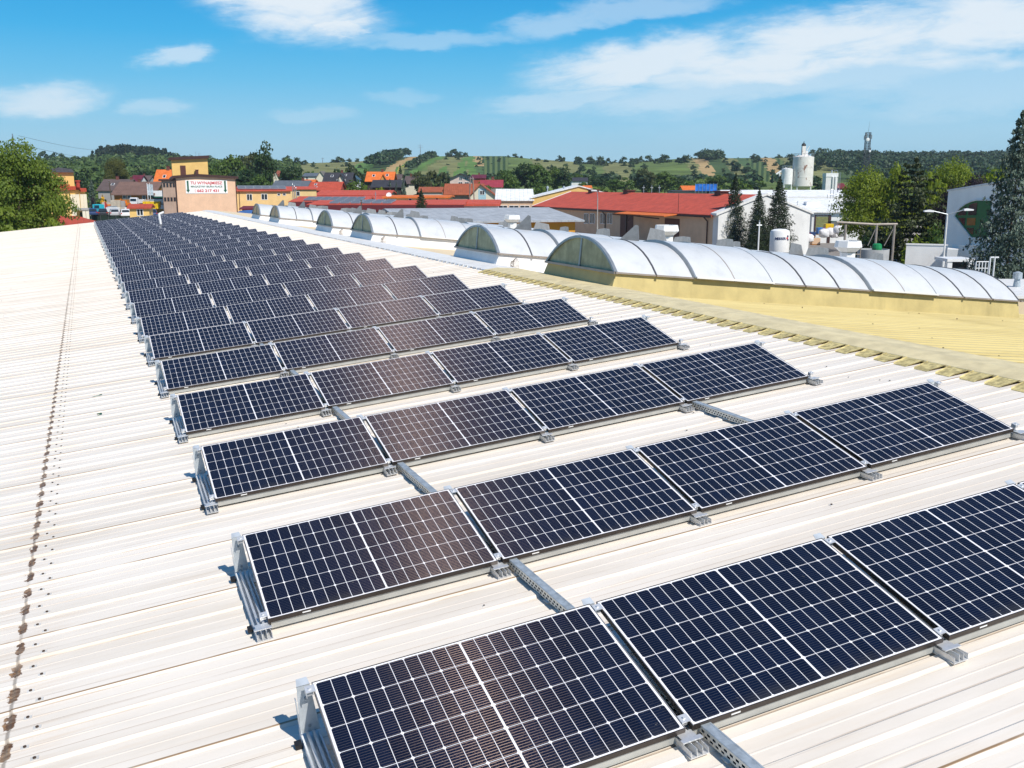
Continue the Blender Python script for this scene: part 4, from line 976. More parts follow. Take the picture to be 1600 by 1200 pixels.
# side wing on the left with its shade put into a darker wall colour
sw = 2.6
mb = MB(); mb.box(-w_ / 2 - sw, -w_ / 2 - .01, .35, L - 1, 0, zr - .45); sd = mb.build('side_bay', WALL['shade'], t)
for zz, hh in ((zr - 1.35, .8), (zr - 4.2, .8)):
    for i in range(4): window(t, -w_ / 2 - sw + .35 + i * .62, zz, .42, hh, .35, frame=M_TRIMB, bars=0)
mb = MB(); mb.box(-w_ / 2 - sw - .6, -w_ / 2 - .02, -.1, L, zr - .42, zr - .1); mb.build('side_roof', M_TRIMB, t)
for x in (-w_ / 2 + .06, w_ / 2 - .06):
    mb = MB(); mb.path([(x, -.12, zr - .2), (x, -.12, .2)], .07); mb.build('downpipe', M_TRIMB, t)
# stair tower
SH = (x0 + x1) / 2 - 2.4
tx0, tx1 = xat(267, DB + 4) - SH, xat(320, DB + 4) - SH
zt = zat(250, DB + 4) - zb
mb = MB(); mb.prism([(tx0, zr - .6), (tx1, zr - .6), (tx1, zt + .35), (tx0, zt - .05)], 4, 9, 'y'); tw = mb.build('stair_tower', WALL['yellow'], t)
mb = MB(); mb.prism([(tx0 - .7, zt - .1), (tx1 + .3, zt + .36), (tx1 + .3, zt + .95), (tx0 - .35, zt + .45), (tx0 - .7, zt + .2)], 3.4, 9.6, 'y'); mb.build('tower_roof', M_TRIMB, t)
mb = MB(); xx = xat(283, DB + 4) - SH; z_ = zat(274, DB + 4) - zb; mb.box(xx - .55, xx + .55, 3.94, 4.0, z_, z_ + 2.0); mb.build('door', M_DOORB, t)
mb = MB(); xx = xat(303, DB + 4) - SH; mb.box(xx - .3, xx + .3, 3.1, 3.7, zr + .3, zr + 1.7); mb.box(xx - .38, xx + .38, 3.02, 3.78, zr + 1.7, zr + 1.85); mb.build('chimney', M_DOORB, rf)
mb = MB()
for px, hh in ((306, 1.1), (310, .9), (312, .8)): xx = xat(px, DB + 5) - SH; mb.tube((xx, 5, zt + .5), (xx, 5, zt + .6 + hh), .03, n=5)
mb.build('aerial', M_RIBL, t)
# banner
BN = mat('banner_sheet', (.86, .85, .82), .6, 0, .03); BR = mat('banner_red', (.60, .035, .05), .6); BG = mat('banner_green', (.012, .10, .055), .6)
ba, bb_ = xat(291.5, DB, 290) - (x0 + x1) / 2, xat(354, DB, 290) - (x0 + x1) / 2; bz0, bz1 = zat(302.3, DB) - zb, zat(281.5, DB) - zb; bw, bh = bb_ - ba, bz1 - bz0; bc = (ba + bb_) / 2
bn = thing('letting_banner', 'white banner with red and green lettering and two green arrows on the peach wall', 'banner', at((x0 + x1) / 2, DB, zb, 20))
mb = MB(); mb.box(ba, bb_, -.07, -.012, bz0, bz1); mb.build('banner_panel', BN, bn)
text_part(bn, 'TU WYNAJMIESZ', .80, Matrix.Translation((bc, -.085, bz0 + bh * .78)), BR, .018, w_fit=bw * .76)
text_part(bn, 'MAGAZYNY BIURA PLACE', .50, Matrix.Translation((bc, -.085, bz0 + bh * .51)), BG, .010, w_fit=bw * .75)
text_part(bn, '662 217 431', .74, Matrix.Translation((bc + bw * .035, -.085, bz0 + bh * .20)), BR, .022, w_fit=bw * .52)
mb = MB(); hx = bc - bw * .275
for (a, b_, c, e) in ((-.11, .11, -.26, -.22), (-.11, .11, .22, .26), (-.11, -.08, -.22, .22), (.08, .11, -.22, .22)): mb.box(hx + a, hx + b_, -.088, -.071, bz0 + bh * .2 + c, bz0 + bh * .2 + e)
mb.build('phone_symbol', BR, bn)
for x in (ba + bw * .055, bb_ - bw * .055):
    mb = MB(); mb.prism([(x - .17, bz1 - .12), (x + .17, bz1 - .12), (x + .17, bz0 + .75), (x + .36, bz0 + .75), (x, bz0 + .15), (x - .36, bz0 + .75), (x - .17, bz0 + .75)], -.09, -.071, 'y'); mb.build('arrow', BG, bn)
# --- solar arrays on other roofs
M_FARPV = bpy.data.materials.new('grey_solar_glass'); M_FARPV = mat('grey_solar_glass', (.13, .145, .165), .3, 0, .15, 2, 0, 0, .6)
mb = MB(); mb.box(-.82, .82, -.5, .5, 0, .04, 0); mb.box(-.86, .86, -.54, .54, -.01, .034, 1); FPV = mb.mesh('small_solar_panel', [M_FARPV, M_GALV])
def pv_field(o_t, xa, xb, ys, T, label, group, tilt=14):
    n = max(1, int((xb - xa) / 1.76))
    for y in ys:
        for i in range(n):
            o = bpy.data.objects.new('small_solar_panel', FPV); COL.objects.link(o)
            o.matrix_basis = T(xa + (i + .5) * (xb - xa) / n, y) @ Matrix.Rotation(R(tilt), 4, 'X')
            tag(o, label, 'solar panel', group)
# --- cream two-storey building with solar roof
DC = 225.0
t, zg, xc, w_, he, hr = house('cream two-storey building with red-edged roof full of solar panels', 370, 453, 298.5, 293, DC, 14, 'x', WALL['cream'], ROOF['hallred'], wins=[(390.5, 308, 1.25, 1.45), (413, 307.5, 1.4, 1.35), (435, 304, .7, .55), (443.5, 303.7, .75, .55)], name='office_building', cat='office building', over=.5, asym=.6, yaw=18)
mb = MB(); mb.path([(-w_ / 2 + .7, -.1, he), (-w_ / 2 + .7, -.1, 0)], .06); mb.build('downpipe', M_TRIMB, t)
sl_ = (hr - he) / (14 * .6)
pv_field(t, xc - w_ / 2 + .5, xc + w_ / 2 - .8, [1.3, 3.2, 5.1], lambda x, y: at(xc, DC, 0, 18) @ Matrix.Translation((x - xc, y, zg + he + sl_ * y + .55)), 'small grey-blue solar panel on the roof of the cream two-storey building', 'solar panels on the cream building', 22)
for i, px in enumerate((457, 459.5, 462)):
    p = pt(px, 289, DC - 5); t2 = thing('exhaust_pipe', 'thin grey flue pipe beside the cream building, %s of three' % ('left', 'middle', 'right')[i], 'flue pipe', Matrix.Translation((p.x, DC - 5, 0)), 'flue pipes beside the cream building')
    mb = MB(); mb.tube((0, 0, 0), (0, 0, p.z - .4 * i), .09, n=8); mb.build('pipe', M_RIBL, t2); mb = MB(); mb.lathe([(.13, p.z - .4 * i - .02), (.15, p.z - .4 * i + .1), (.03, p.z - .4 * i + .3)], 8); mb.build('rain_cap', M_RIBL, t2)
house('lower cream annex with red roof edge right of the cream building', 452, 494, 296, 292.5, 255, 12, 'x', WALL['cream'], ROOF['hallred'], wins=[(466, 302.5, .9, 1.2)], name='annex', cat='building', yaw=16)
house('small dark red shed beside the blue tarpaulin', 378, 400, 327, 323.5, 170, 5, 'x', WALL['brickred'], ROOF['darkred'], name='shed', cat='shed', z0=-.3)
tp = thing('blue_tarpaulin', 'blue tarpaulin cover at the foot of the cream building', 'tarpaulin', at(xat(384, 165), 165, zat(333.5, 165)))
mb = MB(); mb.prism([(-1.7, -.1), (1.7, -.1), (1.5, .30), (.9, .42), (-.9, .45), (-1.5, .30)], 0, 4, 'y'); mb.build('cover', mat('blue_tarp', (.06, .16, .42), .5), tp)
# --- red roofed halls
def flat_hall(label, px0, px1, ye, yr, d, l, mw, mr, pv=None, asym=.5, fascia=None, **kw):
    r_ = house(label, px0, px1, ye, yr, d, l, 'x', mw, mr, name='workshop_hall', cat='hall', asym=asym, over=.5, th=.35, **kw)
    t, zg, xc, w_, he, hr = r_
    if fascia is not None:
        mb = MB(); mb.box(-w_ / 2 - .4, w_ / 2 + .4, -.62, -.52, he - .85, he + .22); mb.build('fascia', fascia, t)
    if pv:
        pa, pb, ys, lab, grp = pv; sl_ = (hr - he) / (l * asym)
        pv_field(t, xat(pa, d), xat(pb, d), ys, lambda x, y: Matrix.Translation((x, d + y, zg + he + sl_ * y + .62)), lab, grp, 16)
    return r_
M_FASC = mat('maroon_fascia', (.12, .018, .022), .5); M_FASR = mat('red_fascia', (.42, .05, .03), .5)
flat_hall('long low hall with plain red roof behind the red lean-to roofs', 493, 606, 306.5, 299, 280, 22, WALL['grey'], ROOF['hallred'], fascia=M_FASR)
flat_hall('red-roofed hall with cream wall and solar panels, right of the cream annex', 455, 568, 317, 309, 215, 16, WALL['cream'], ROOF['hallred'], (472, 565, [1.2, 3.4, 5.6], 'small solar panel on the cream-walled red-roofed hall', 'solar panels on the cream-walled red hall'), .7, M_FASC)
flat_hall('red flat-roofed hall with white satellite dish side, behind the spruce', 565, 606, 317, 308, 240, 16, WALL['grey'], ROOF['hallred'], fascia=M_FASR)
flat_hall('hall with orange-red roof edge and cream strip of wall', 600, 700, 309.5, 307, 230, 18, WALL['cream'], ROOF['orange'], wins=[(641, 312.5, .8, .8), (683, 311.8, .8, .8)])
flat_hall('dark red hall with solar panels and maroon fascia just behind the skylights', 484, 722, 322, 315.5, 185, 20, WALL['brickred'], ROOF['hallred'], (512, 612, [1.0, 3.2, 5.4, 7.6], 'small solar panel on the hall with the maroon fascia', 'solar panels on the maroon-edged hall'), .6, M_FASC)
flat_hall('low red-roofed hall with a white strip below the eaves, in front of the brown-roofed house', 664, 778, 321.5, 314.5, 192, 18, WALL['white'], ROOF['hallred'])
# satellite dish
p = pt(608, 305, 232); t = thing('satellite_dish', 'white satellite dish on a pole above the red roofs', 'satellite dish', Matrix.Translation((p.x, 232, 0)))
mb = MB(); mb.lathe([(.02, 0), (.3, .03), (.55, .13), (.62, .2), (.6, .2), (.3, .06), (.02, .03)], 14, 0, Matrix.Translation((0, -.2, p.z)) @ Matrix.Rotation(R(70), 4, 'X')); mb.build('dish', M_WHITE, t, smooth=True)
mb = MB(); mb.tube((0, 0, 0), (0, 0, p.z), .05, n=6); mb.build('mast', M_RIBL, t)
# --- grey and ochre shed, white hall, tan hall
t, zg, xc, w_, he, hr = house('long shed with pale grey sheet roof and ochre wall behind the skylights', 640, 908, 346.5, 327, 118, 22, 'x', WALL['ochre'], ROOF['grey'], name='storage_shed', cat='shed', over=.9, asym=.55, z0=0, yaw=18)
t, zg, xc, w_, he, hr = house('hall with white low-pitched roof and row of windows, left of the red-roofed hall', 776, 832, 313.5, 296.5, 222, 26, 'x', WALL['tan'], ROOF['white'], wins=[(786, 325, 2.0,1.15), (803, 325, 2.2,1.15), (820, 325, 2.2,1.15)], name='workshop_hall', cat='hall', asym=.55, over=.4, z0=0)
for i, px in enumerate((855.5, 881)):
    p = pt(px, 293.5, 232); t2 = thing('roof_ventilator', 'small grey roof ventilator on the white roof, %s one' % ('left', 'right')[i], 'ventilator', Matrix.Translation((p.x, 232, p.z - .9)), 'ventilators on the white roof'); mb = MB(); mb.tube((0, 0, 0), (0, 0, .8), .14, n=10); mb.build('pipe', M_GALV, t2); mb = MB(); mb.lathe([(.25, .75), (.25, 1.2), (.05, 1.35)], 10); mb.build('cap', M_GALV, t2)
# roof of the white hall continues behind the yellow gable
t = thing('workshop_hall', 'cream gabled hall end rising behind the red-roofed hall', 'hall', at(xat(888, 222), 222.5, 0))
gx0, gx1 = xat(830, 222) - xat(888, 222), xat(948, 222) - xat(888, 222)
mb = MB(); mb.prism([(gx0, 0), (gx1, 0), (gx1, zat(303, 222)), (xat(905, 222) - xat(888, 222), zat(291.5, 222)), (gx0, zat(310.5, 222))], 0, 1.0, 'y'); mb.build('wall', WALL['yellow'], t)
mb = MB(); g1 = xat(905, 222) - xat(888, 222); mb.prism([(gx0 - .2, zat(310.5, 222) + .01), (g1, zat(291.5, 222) + .01), (gx1, zat(303, 222) + .01), (gx1, zat(303, 222) + .25), (g1, zat(291.5, 222) + .25), (gx0 - .2, zat(310.5, 222) + .25)], -.25, 24, 'y'); mb.build('roof', ROOF['white'], t)
LT = 67.0; XL, DLF = 5.24, 211.7; AZ = R(-67.6); CX, CY = math.cos(AZ), math.sin(AZ)
t = thing('workshop_hall', 'tan workshop hall with bright red roof, dark door and orange canopy', 'hall', at(XL, DLF, 0, -67.6))
def ts(px, y=0.0):                              # distance along the wall seen at a picture column; y = offset towards the yard
    q = (px - 800) / F * CT; x_, d_ = XL + y * CY, DLF - y * CX
    return (q * d_ - x_) / (CX - q * CY)
def tz(px, py, y=0.0):
    s_ = ts(px, y); return s_, zat(py, DLF + s_ * CY - y * CX)
he = 6.35; WR = 8.6; rz = 9.15
mb = MB(); mb.prism([(0, -.5), (2 * WR, -.5), (2 * WR, he), (WR, rz - .1), (0, he)], 0, LT, 'x'); mb.build('wall', WALL['tan'], t)
mb = MB(); sl_ = (rz - he) / WR; o_ = .7
mb.prism([(-o_, he - o_ * sl_), (WR, rz), (2 * WR + o_, he - o_ * sl_), (2 * WR + o_, he - o_ * sl_ + .3), (WR, rz + .3), (-o_, he - o_ * sl_ + .3)], -.6, LT + .5, 'x'); rf = mb.build('roof', ROOF['hallred'], t)
mb = MB(); mb.box(-.6, LT + .5, -o_ - .12, -o_ - .01, he - o_ * sl_ - .12, he - o_ * sl_ + .16); mb.build('gutter', M_TRIMB, t)
mb = MB(); mb.prism([(-o_ - .05, he - o_ * sl_ - .1), (WR, rz - .05), (WR, rz + .42), (-o_ - .05, he - o_ * sl_ + .36)], -.85, -.61, 'x'); mb.build('verge_board', M_CAPW, t)
for px in (917, 926.5, 943, 954):
    s_, z_ = tz(px, 341.5); window(t, s_, z_, 2.0, 2.0, 0, bars=1)
for (pa, pb, yb, nm) in ((971, 991, 336.5, 'sliding_door'), (1041, 1064, 341, 'gate')):
    sa, sb = ts(pa), ts(pb); mb = MB(); mb.box(sa, sb, -.08, -.005, 0, tz(pa, yb)[1]); mb.build(nm, M_DOORB, t)
mb = MB(); sa, za = tz(960, 334.6); sb, zb_ = tz(1003, 336.5); mb.tube((sa, -.25, za), (sb, -.25, za), .12, n=6); mb.build('door_track', M_TRIMB, t)
sa, sb = ts(986), ts(1066); zc1 = tz(1066, 333.5)[1]; zc2 = tz(1062, 335.2, -3.0)[1]
mb = MB(); mb.add([(sa, 0, zc1), (sb, 0, zc1), (sb, -3.2, zc2), (sa, -3.2, zc2), (sa, 0, zc1 - .14), (sb, 0, zc1 - .14), (sb, -3.2, zc2 - .14), (sa, -3.2, zc2 - .14)], [(3, 2, 1, 0), (4, 5, 6, 7), (3, 7, 6, 2), (0, 4, 7, 3), (1, 2, 6, 5)]); cp = mb.build('canopy', ROOF['orange'], t)
mb = MB(); s1 = ts(1027, -3.0); mb.box(s1 - .16, s1 + .16, -3.1, -2.8, 0, zc2 - .1); mb.tube((s1, -2.9, zc2 - 1.4), (s1 + 2.2, -2.9, zc2 - .15), .08, n=6); mb.tube((s1 + .2, -2.9, zc2 - .2), (ts(1080, -3.0), -2.9, zc2 - .5), .1, n=6); mb.build('canopy_frame', M_TRIMB, cp)
for px in (946.5, 1107):
    mb = MB(); x = ts(px); mb.path([(x, -.7, he - .25), (x + .3, -.15, he - .9), (x + .3, -.15, -.3)], .10); mb.build('downpipe', M_TRIMB, t)
for px in (927.5, 983, 1128):
    mb = MB(); x = ts(px, WR) if False else ((px - 800) / F * CT * (DLF + WR * CX) - (XL - WR * CY)) / (CX - (px - 800) / F * CT * CY); mb.box(x - .9, x + .9, WR - .8, WR + .8, rz - .2, rz + .62); mb.box(x - 1.1, x + 1.1, WR - 1, WR + 1, rz + .62, rz + .8); mb.build('ridge_vent', M_DOORB, rf)
mb = MB(); x = ts(1062); mb.tube((x, -.1, he - .4), (x, -.1, he + 3.2), .04, n=5); mb.build('lightning_rod', M_TRIMB, t)
# its white end building towards the spruces
t = thing('workshop_hall', 'white gable end between the red-roofed hall and the dark spruces', 'hall', at(XL + LT * CX, DLF + LT * CY, 0, 22.4))
mb = MB(); mb.prism([(0, -.5), (2 * WR, -.5), (2 * WR, he + .3), (WR, rz + .25), (0, he + .3)], -1.4, -.02, 'y'); mb.build('wall', WALL['white'], t)
mb = MB(); mb.prism([(-.5, he + .02), (WR, rz + .2), (2 * WR + .5, he + .02), (2 * WR + .5, he + .36), (WR, rz + .52), (-.5, he + .36)], -1.6, -.015, 'y'); mb.build('roof', M_CAPW, t)
# --- the white halls on the right
t, zg, xc, w_, he, hr = house('long white flat-roofed hall behind, with a person on its roof', 1140, 1352, 308, 298, 232, 30, 'x', WALL['whitegrey'], ROOF['white'], name='warehouse', cat='warehouse', asym=.35, over=.2, z0=0)
mb = MB(); mb.box(-w_ / 2, w_ / 2, -.35, -.25, he - 1.0, he + .12); mb.build('parapet', WALL['white'], t)
DW = 186.0
t, zg, xc, w_, he, hr = house('white hall with roller door and sloping white roof above the yard', 1238, 1344, 331.5, 311.5, DW, 20, 'x', WALL['white'], ROOF['white'], name='warehouse', cat='warehouse', asym=.9, over=.6, z0=0)
sh = mat('olive_shutter', (.19, .20, .075), .5, 0, .2, 2)
mb = MB(); a_, b_ = xat(1277.5, DW) - xc, xat(1297, DW) - xc
for i in range(5): mb.box(a_, b_, -.06 - .01 * (i % 2), .0, zat(361, DW) + i * (zat(338, DW) - zat(361, DW)) / 5, zat(361, DW) + (i + .94) * (zat(338, DW) - zat(361, DW)) / 5)
mb.build('roller_door', sh, t)
mb = MB(); mb.box(a_ - .25, a_, -.15, 0, 0, zat(337, DW)); mb.box(b_, b_ + .5, -.15, 0, 0, zat(337, DW)); mb.box(a_ - .25, b_ + .5, -.16, 0, zat(337, DW), zat(336, DW)); mb.build('door_frame', M_TRIMB, t)
mb = MB(); mb.box(xat(1298, DW) - xc, xat(1330, DW) - xc, -2.0, .0, zat(346.2, DW), zat(345, DW)); mb.build('awning', mat('green_edge', (.05, .09, .07), .6), t)
mb = MB(); x = xat(1270, DW) - xc; mb.path([(x, -.5, he), (x, -.12, he - .6), (x, -.12, 0)], .11); mb.build('downpipe', M_RIBL, t)
mb = MB(); x = xat(1268, DW + 9) - xc; z_ = he + (hr - he) * .5; mb.box(x - 1.3, x + 1.4, 7.5, 9.5, z_ - .1, z_ + .75); mb.build('roof_hatch', M_CURBW, t)
mb = MB(); x = xat(1247, DW + 8) - xc; mb.tube((x, 8, z_ - .2), (x, 8, z_ + .9), .05, n=5); mb.tube((x - .25, 8, z_ + .6), (x + .25, 8, z_ + .75), .05, n=5); mb.build('aerial', M_RIBL, t)
t = thing('warehouse', 'white gabled hall front with thin green roof edge beside the spruces', 'warehouse', at(xat(1245, 168), 168, 0))
c0 = xat(1245, 168); g0, gm, g1 = xat(1196, 168) - c0, xat(1222, 168) - c0, xat(1262, 168) - c0
mb = MB(); mb.prism([(g0, -.5), (g1, -.5), (g1, zat(336, 168)), (gm, zat(318, 168)), (g0, zat(330, 168))], 0, 16, 'y'); mb.build('wall', WALL['white'], t)
mb = MB(); mb.prism([(g0 - .2, zat(330, 168) - .1), (gm, zat(318, 168)), (g1 + .5, zat(336, 168) - .2), (g1 + .5, zat(336, 168) + .02), (gm, zat(318, 168) + .22), (g0 - .2, zat(330, 168) + .12)], -.35, 16, 'y'); mb.build('roof', ROOF['white'], t)
mb = MB(); mb.add([(gm, -.37, zat(318, 168) + .0), (g1 + .5, -.37, zat(336, 168) - .2), (g1 + .5, -.37, zat(336, 168) + .03), (gm, -.37, zat(318, 168) + .23)], [(0, 1, 2, 3)]); mb.box(gm + .6, g1 + .1, -.08, -.002, zat(336, 168) - .1, zat(336, 168) + .05); mb.build('green_edge', mat('dark_green_trim', (.03, .07, .055), .5), t)
# --- modern white building with the green window
A = pt(1479, 330, 96); B = pt(1606, 330, 84)
ang = math.degrees(math.atan2(B.y - A.y, B.x - A.x)); Lw = math.hypot(B.x - A.x, B.y - A.y)
t = thing('modern_building', 'modern white building with slanted parapet and rounded green window, half behind the blue spruce', 'building', Matrix.Translation((A.x, A.y, 0)) @ Matrix.Rotation(R(ang), 4, 'Z'))
def fx(px):
    q = (px - 800) / F * CT; dx_, dy_ = (B.x - A.x) / Lw, (B.y - A.y) / Lw
    return (q * A.y - A.x) / (dx_ - q * dy_)
def fp(px, py):
    s_ = fx(px); d = A.y + s_ * (B.y - A.y) / Lw; return s_, zat(py, d)
z0, z1 = fp(1481, 299)[1], fp(1562, 285.5)[1]
mb = MB(); mb.prism([(0, -1), (fx(1600) + 3, -1), (fx(1600) + 3, z1 + .8), (fx(1562), z1), (0, z0)], 0, 12, 'y'); mb.build('wall', mat('cool_white_render', (.93, .90, .84), .8, 0, .05, .5, .06), t)
mb = MB(); mb.prism([(-.1, z0), (fx(1562), z1), (fx(1600) + 3, z1 + .8), (fx(1600) + 3, z1 + .95), (fx(1562), z1 + .15), (-.1, z0 + .15)], -.08, 12.1, 'y'); mb.build('coping', M_CAPW, t)
arcp = [fp(1498, 337.5)] + [fp(1498 + 36 * math.sin(a) * .98, 337.5 - 24 * (1 - math.cos(a)) * 1.02) for a in [i * math.pi / 14 for i in range(1, 8)]]
arcp = [fp(*q) for q in [(1498, 337.5), (1501, 331), (1506, 325), (1513, 319.5), (1521, 315.5), (1530, 313.5), (1552, 313.5), (1552, 371), (1527.5, 371)]]
GRN = mat('green_window_frame', (.012, .12, .025), .5)
mb = MB(); mb.prism(arcp, -.05, .0, 'y'); gw = mb.build('green_window', GRN, t)
mb = MB(); n_ = len(arcp)
for i in range(n_ - 4 + 0): pass
ctr = (sum(p[0] for p in arcp) / n_, sum(p[1] for p in arcp) / n_)
big = [(ctr[0] + (p[0] - ctr[0]) * 1.09, ctr[1] + (p[1] - ctr[1]) * 1.09) for p in arcp]
for i in range(n_):
    if i == 6: continue
    j = (i + 1) % n_; a_, b_, c_, e_ = arcp[i], arcp[j], big[j], big[i]
    mb.prism([a_, b_, c_, e_], -.16, -.005, 'y')
mb.build('window_reveal', M_CAPW, gw)
for k_, q in enumerate([[(1504, 332), (1511, 324.5), (1514.5, 322.5), (1514.5, 336), (1501.5, 336.5)], [(1518, 321), (1524, 317.5), (1531, 316.5), (1531, 336), (1518, 336)], [(1503, 340.5), (1514, 340.5), (1514, 352.5), (1511, 350)], [(1517.5, 340.5), (1530.5, 340.5), (1530.5, 352), (1517.5, 352)], [(1517, 356), (1529, 356), (1529, 366), (1526, 366)]]):
    mb = MB(); mb.prism([fp(*p) for p in q], -.075, -.052, 'y'); mb.build('pane', M_PANE if k_ != 3 else mat('amber_pane', (.30, .13, .03), .2), gw)
mb = MB(); s_ = fx(1525.5); mb.tube((s_, -.12, fp(1525, 372)[1]), (s_, -.12, 0), .07, n=6); mb.build('downpipe', M_RIBL, t)
# low wall and wing wall beside it
A2_ = pt(1416, 385, 92); t = thing('low_wall', 'low plain white yard wall left of the modern building', 'wall', Matrix.Translation((A2_.x, 92, 0)) @ Matrix.Rotation(R(ang * .3), 4, 'Z'))
Lw2 = xat(1545, 90) - A2_.x
mb = MB(); mb.box(0, Lw2, 0, .3, -1, zat(383.5, 91)); mb.box(-.05, Lw2, -.05, .35, zat(383.5, 91), zat(383.5, 91) + .12); mb.build('wall_body', WALL['whitegrey'], t)
mb = MB(); x = xat(1489, 91) - A2_.x; mb.prism([(x, -1), (x + .5, -1), (x + 1.0, zat(386, 91)), (x + .1, zat(386, 91))], -3, 0.0, 'y'); mb.build('wing_wall', WALL['white'], t)
t = thing('entrance_canopy', 'flat white canopy with dark gap behind the far end of the yellow-curbed skylight', 'canopy', at(xat(1512, 70), 70, 0))
zc_ = zat(408, 70); mb = MB(); mb.box(-1.0, 1.0, 0, 2.2, zc_ - .05, zc_ + .16); mb.build('slab', M_WHITE, t); mb = MB(); mb.box(-.95, -.6, .05, .25, -.5, zc_ - .05); mb.box(.6, .95, .05, .25, -.5, zc_ - .05); mb.build('post', M_WHITE, t); mb = MB(); mb.box(-.6, .6, .3, .4, -.5, zc_ - .05); mb.build('dark_opening', M_BLACK, t)
t = thing('railing', 'white tubular railing at the foot of the blue spruce', 'railing', at(xat(1536, 52), 52, 0))
mb = MB(); z1 = zat(409, 52); xs = [xat(p, 52) - xat(1536, 52) for p in (1536, 1541, 1546, 1551, 1556)]
for x in xs: mb.tube((x, 0, 0), (x, 0, z1), .03, n=6)
mb.tube((xs[0], 0, z1), (xs[-1], 0, z1), .03, n=6); mb.tube((xs[0], 0, z1 - .35), (xs[-1], 0, z1 - .35), .025, n=6); mb.build('rail', M_WHITE, t)
mb = MB()
for px in (1549, 1556): x = xat(px, 52) - xat(1536, 52); mb.path([(x, -.6, 0), (x, -.6, zat(401, 52)), (x + .2, -.6, zat(401, 52))], .045, 7)
mb.build('hooked_post', M_WHITE, t)
p = pt(1590, 432, 44); t = thing('roof_outlet', 'small grey capped roof outlet at the right edge behind the skylight', 'roof outlet', Matrix.Translation((p.x, 44, p.z - .45))); mb = MB(); mb.lathe([(.16, -1.2), (.16, 0), (.12, .35)], 10); mb.build('stub', M_GALV, t); mb = MB(); mb.lathe([(.2, .35), (.2, .62), (.05, .68)], 10); mb.build('cap', M_GALV, t)

t = thing('flat_annex', 'low annex with flat pale roof behind the far end of the nearest skylight', 'annex', at(27.6, 40.5, 0, 0))
mb = MB(); mb.box(-6.6, 9, 0, 7.2, -.5, 6.3); mb.build('wall', M_PALEWALL, t); mb = MB(); mb.box(-6.7, 9.1, -.1, 7.3, 6.3, 6.42); mb.build('roof', M_CAPW, t)
# ------------------------------------------------------------------ village houses
def H(*a, **k_): return house(*a, **k_)
W_, R_ = WALL, ROOF
H('brown-roofed house with orange-brown wooden wall and white windows', 178, 238, 303, 285, 245, 12, 'x', W_['brownwood'], R_['brown'], wins=[(194.5, 308, .9, 1.0), (202, 308, .9, 1.0), (225, 308.5, .9, 1.2)], chim=[(.45, .8)], over=.7)
H('grey-brown roofed house half behind the brown-roofed house', 153, 197, 297.5, 281, 275, 11, 'x', W_['grey'], R_['greybrown'], sky=[(171, .5, .9, 1.1)], chim=[(.45, 1.0), (.95, .8)])
H('maroon-roofed house with white verges further up behind', 203, 217, 286, 274.5, 345, 9, 'x', W_['white'], R_['maroon'])
H('grey-roofed cottage between the maroon roof and the orange roof', 214, 231, 284, 275, 365, 9, 'x', W_['grey'], R_['greybrown'], chim=[(.3, .8)])
H('green gabled house with steep orange roof left of the peach block', 241, 275, 290, 266, 290, 9, 'x', W_['green'], R_['orange'], sky=[(254, .55, .9, 1.2)], chim=[(.45, 1.2)], over=.6)
H('house with grey hipped roof and small solar panel above the cream annex', 426, 478, 293.5, 283, 300, 12, 'x', W_['grey'], R_['greyblue'], chim=[(.8, 1)], over=.5)
H('small grey-roofed house with pale wall among the trees', 474, 495, 275.5, 271, 400, 10, 'x', W_['pale'], R_['greyblue'], wins=[(480, 279, 1.0, 1.4)])
H('sand-coloured gabled house without windows behind the black roofs', 494, 508, 278, 268, 385, 9, 'y', W_['pale'], R_['oldgrey'])
H('low orange-roofed house above the red roof', 470, 489, 286.5, 281.5, 320, 9, 'x', W_['yellow'], R_['orange'])
H('red-roofed house with skylights in front of the black gabled house', 478, 530, 297, 285, 300, 11, 'x', W_['brickred'], R_['red'], sky=[(490, .65, .8, 1.2), (492, .3, .8, 1.2)], over=.5)
t, zg, xc, w_, he, hr = H('black-roofed house with pale gable and balcony', 506, 547, 284.5, 270.5, 330, 11, 'x', W_['darkwood'], R_['anthracite'], sky=[(517, .6, .9, 1.4), (538, .7, .8, 1.2)], chim=[(.6, 1.0)], over=.6)
gx, ga, gb = xat(534, 328) - xc, xat(525, 328) - xc, xat(543, 328) - xc; za, zm = zat(289, 328) - zg, zat(272.5, 328) - zg
mb = MB(); mb.prism([(ga, 0), (gb, 0), (gb, za), (gx, zm), (ga, za)], -2.2, 3, 'y'); fg = mb.build('front_gable', W_['pale'], t)
mb = MB(); mb.prism([(ga - .7, za - 1.1), (gx, zm), (gb + .7, za - 1.1), (gb + .7, za - .8), (gx, zm + .3), (ga - .7, za - .8)], -2.8, 4, 'y'); mb.build('gable_roof', R_['anthracite'], fg)
mb = MB(); mb.box(ga + .6, gb - .6, -3.0, -2.2, za - .2, za + .0); 
for i in range(8): x = ga + .6 + (gb - ga - 1.2) * i / 7; mb.box(x - .03, x + .03, -3.0, -2.95, za, za + .9)
mb.box(ga + .6, gb - .6, -3.02, -2.94, za + .9, za + .98); mb.build('balcony', M_TRIMB, fg)
for x in (gx - 1.0, gx + 1.0): window(t, x, za + 1.1, 1.0, 1.6, -2.2)
H('small white gabled house with teal roof between the bushes', 546, 558, 280, 275, 360, 8, 'y', W_['white'], R_['teal'])
t, zg, xc, w_, he, hr = H('steep orange-roofed house with dark wooden gable', 574, 612, 282, 269.2, 325, 10, 'x', W_['darkwood'], R_['orange'], sky=[(583, .5, .9, 1.5), (604, .55, .9, 1.5)], chim=[(.55, 1.0)], over=.8)
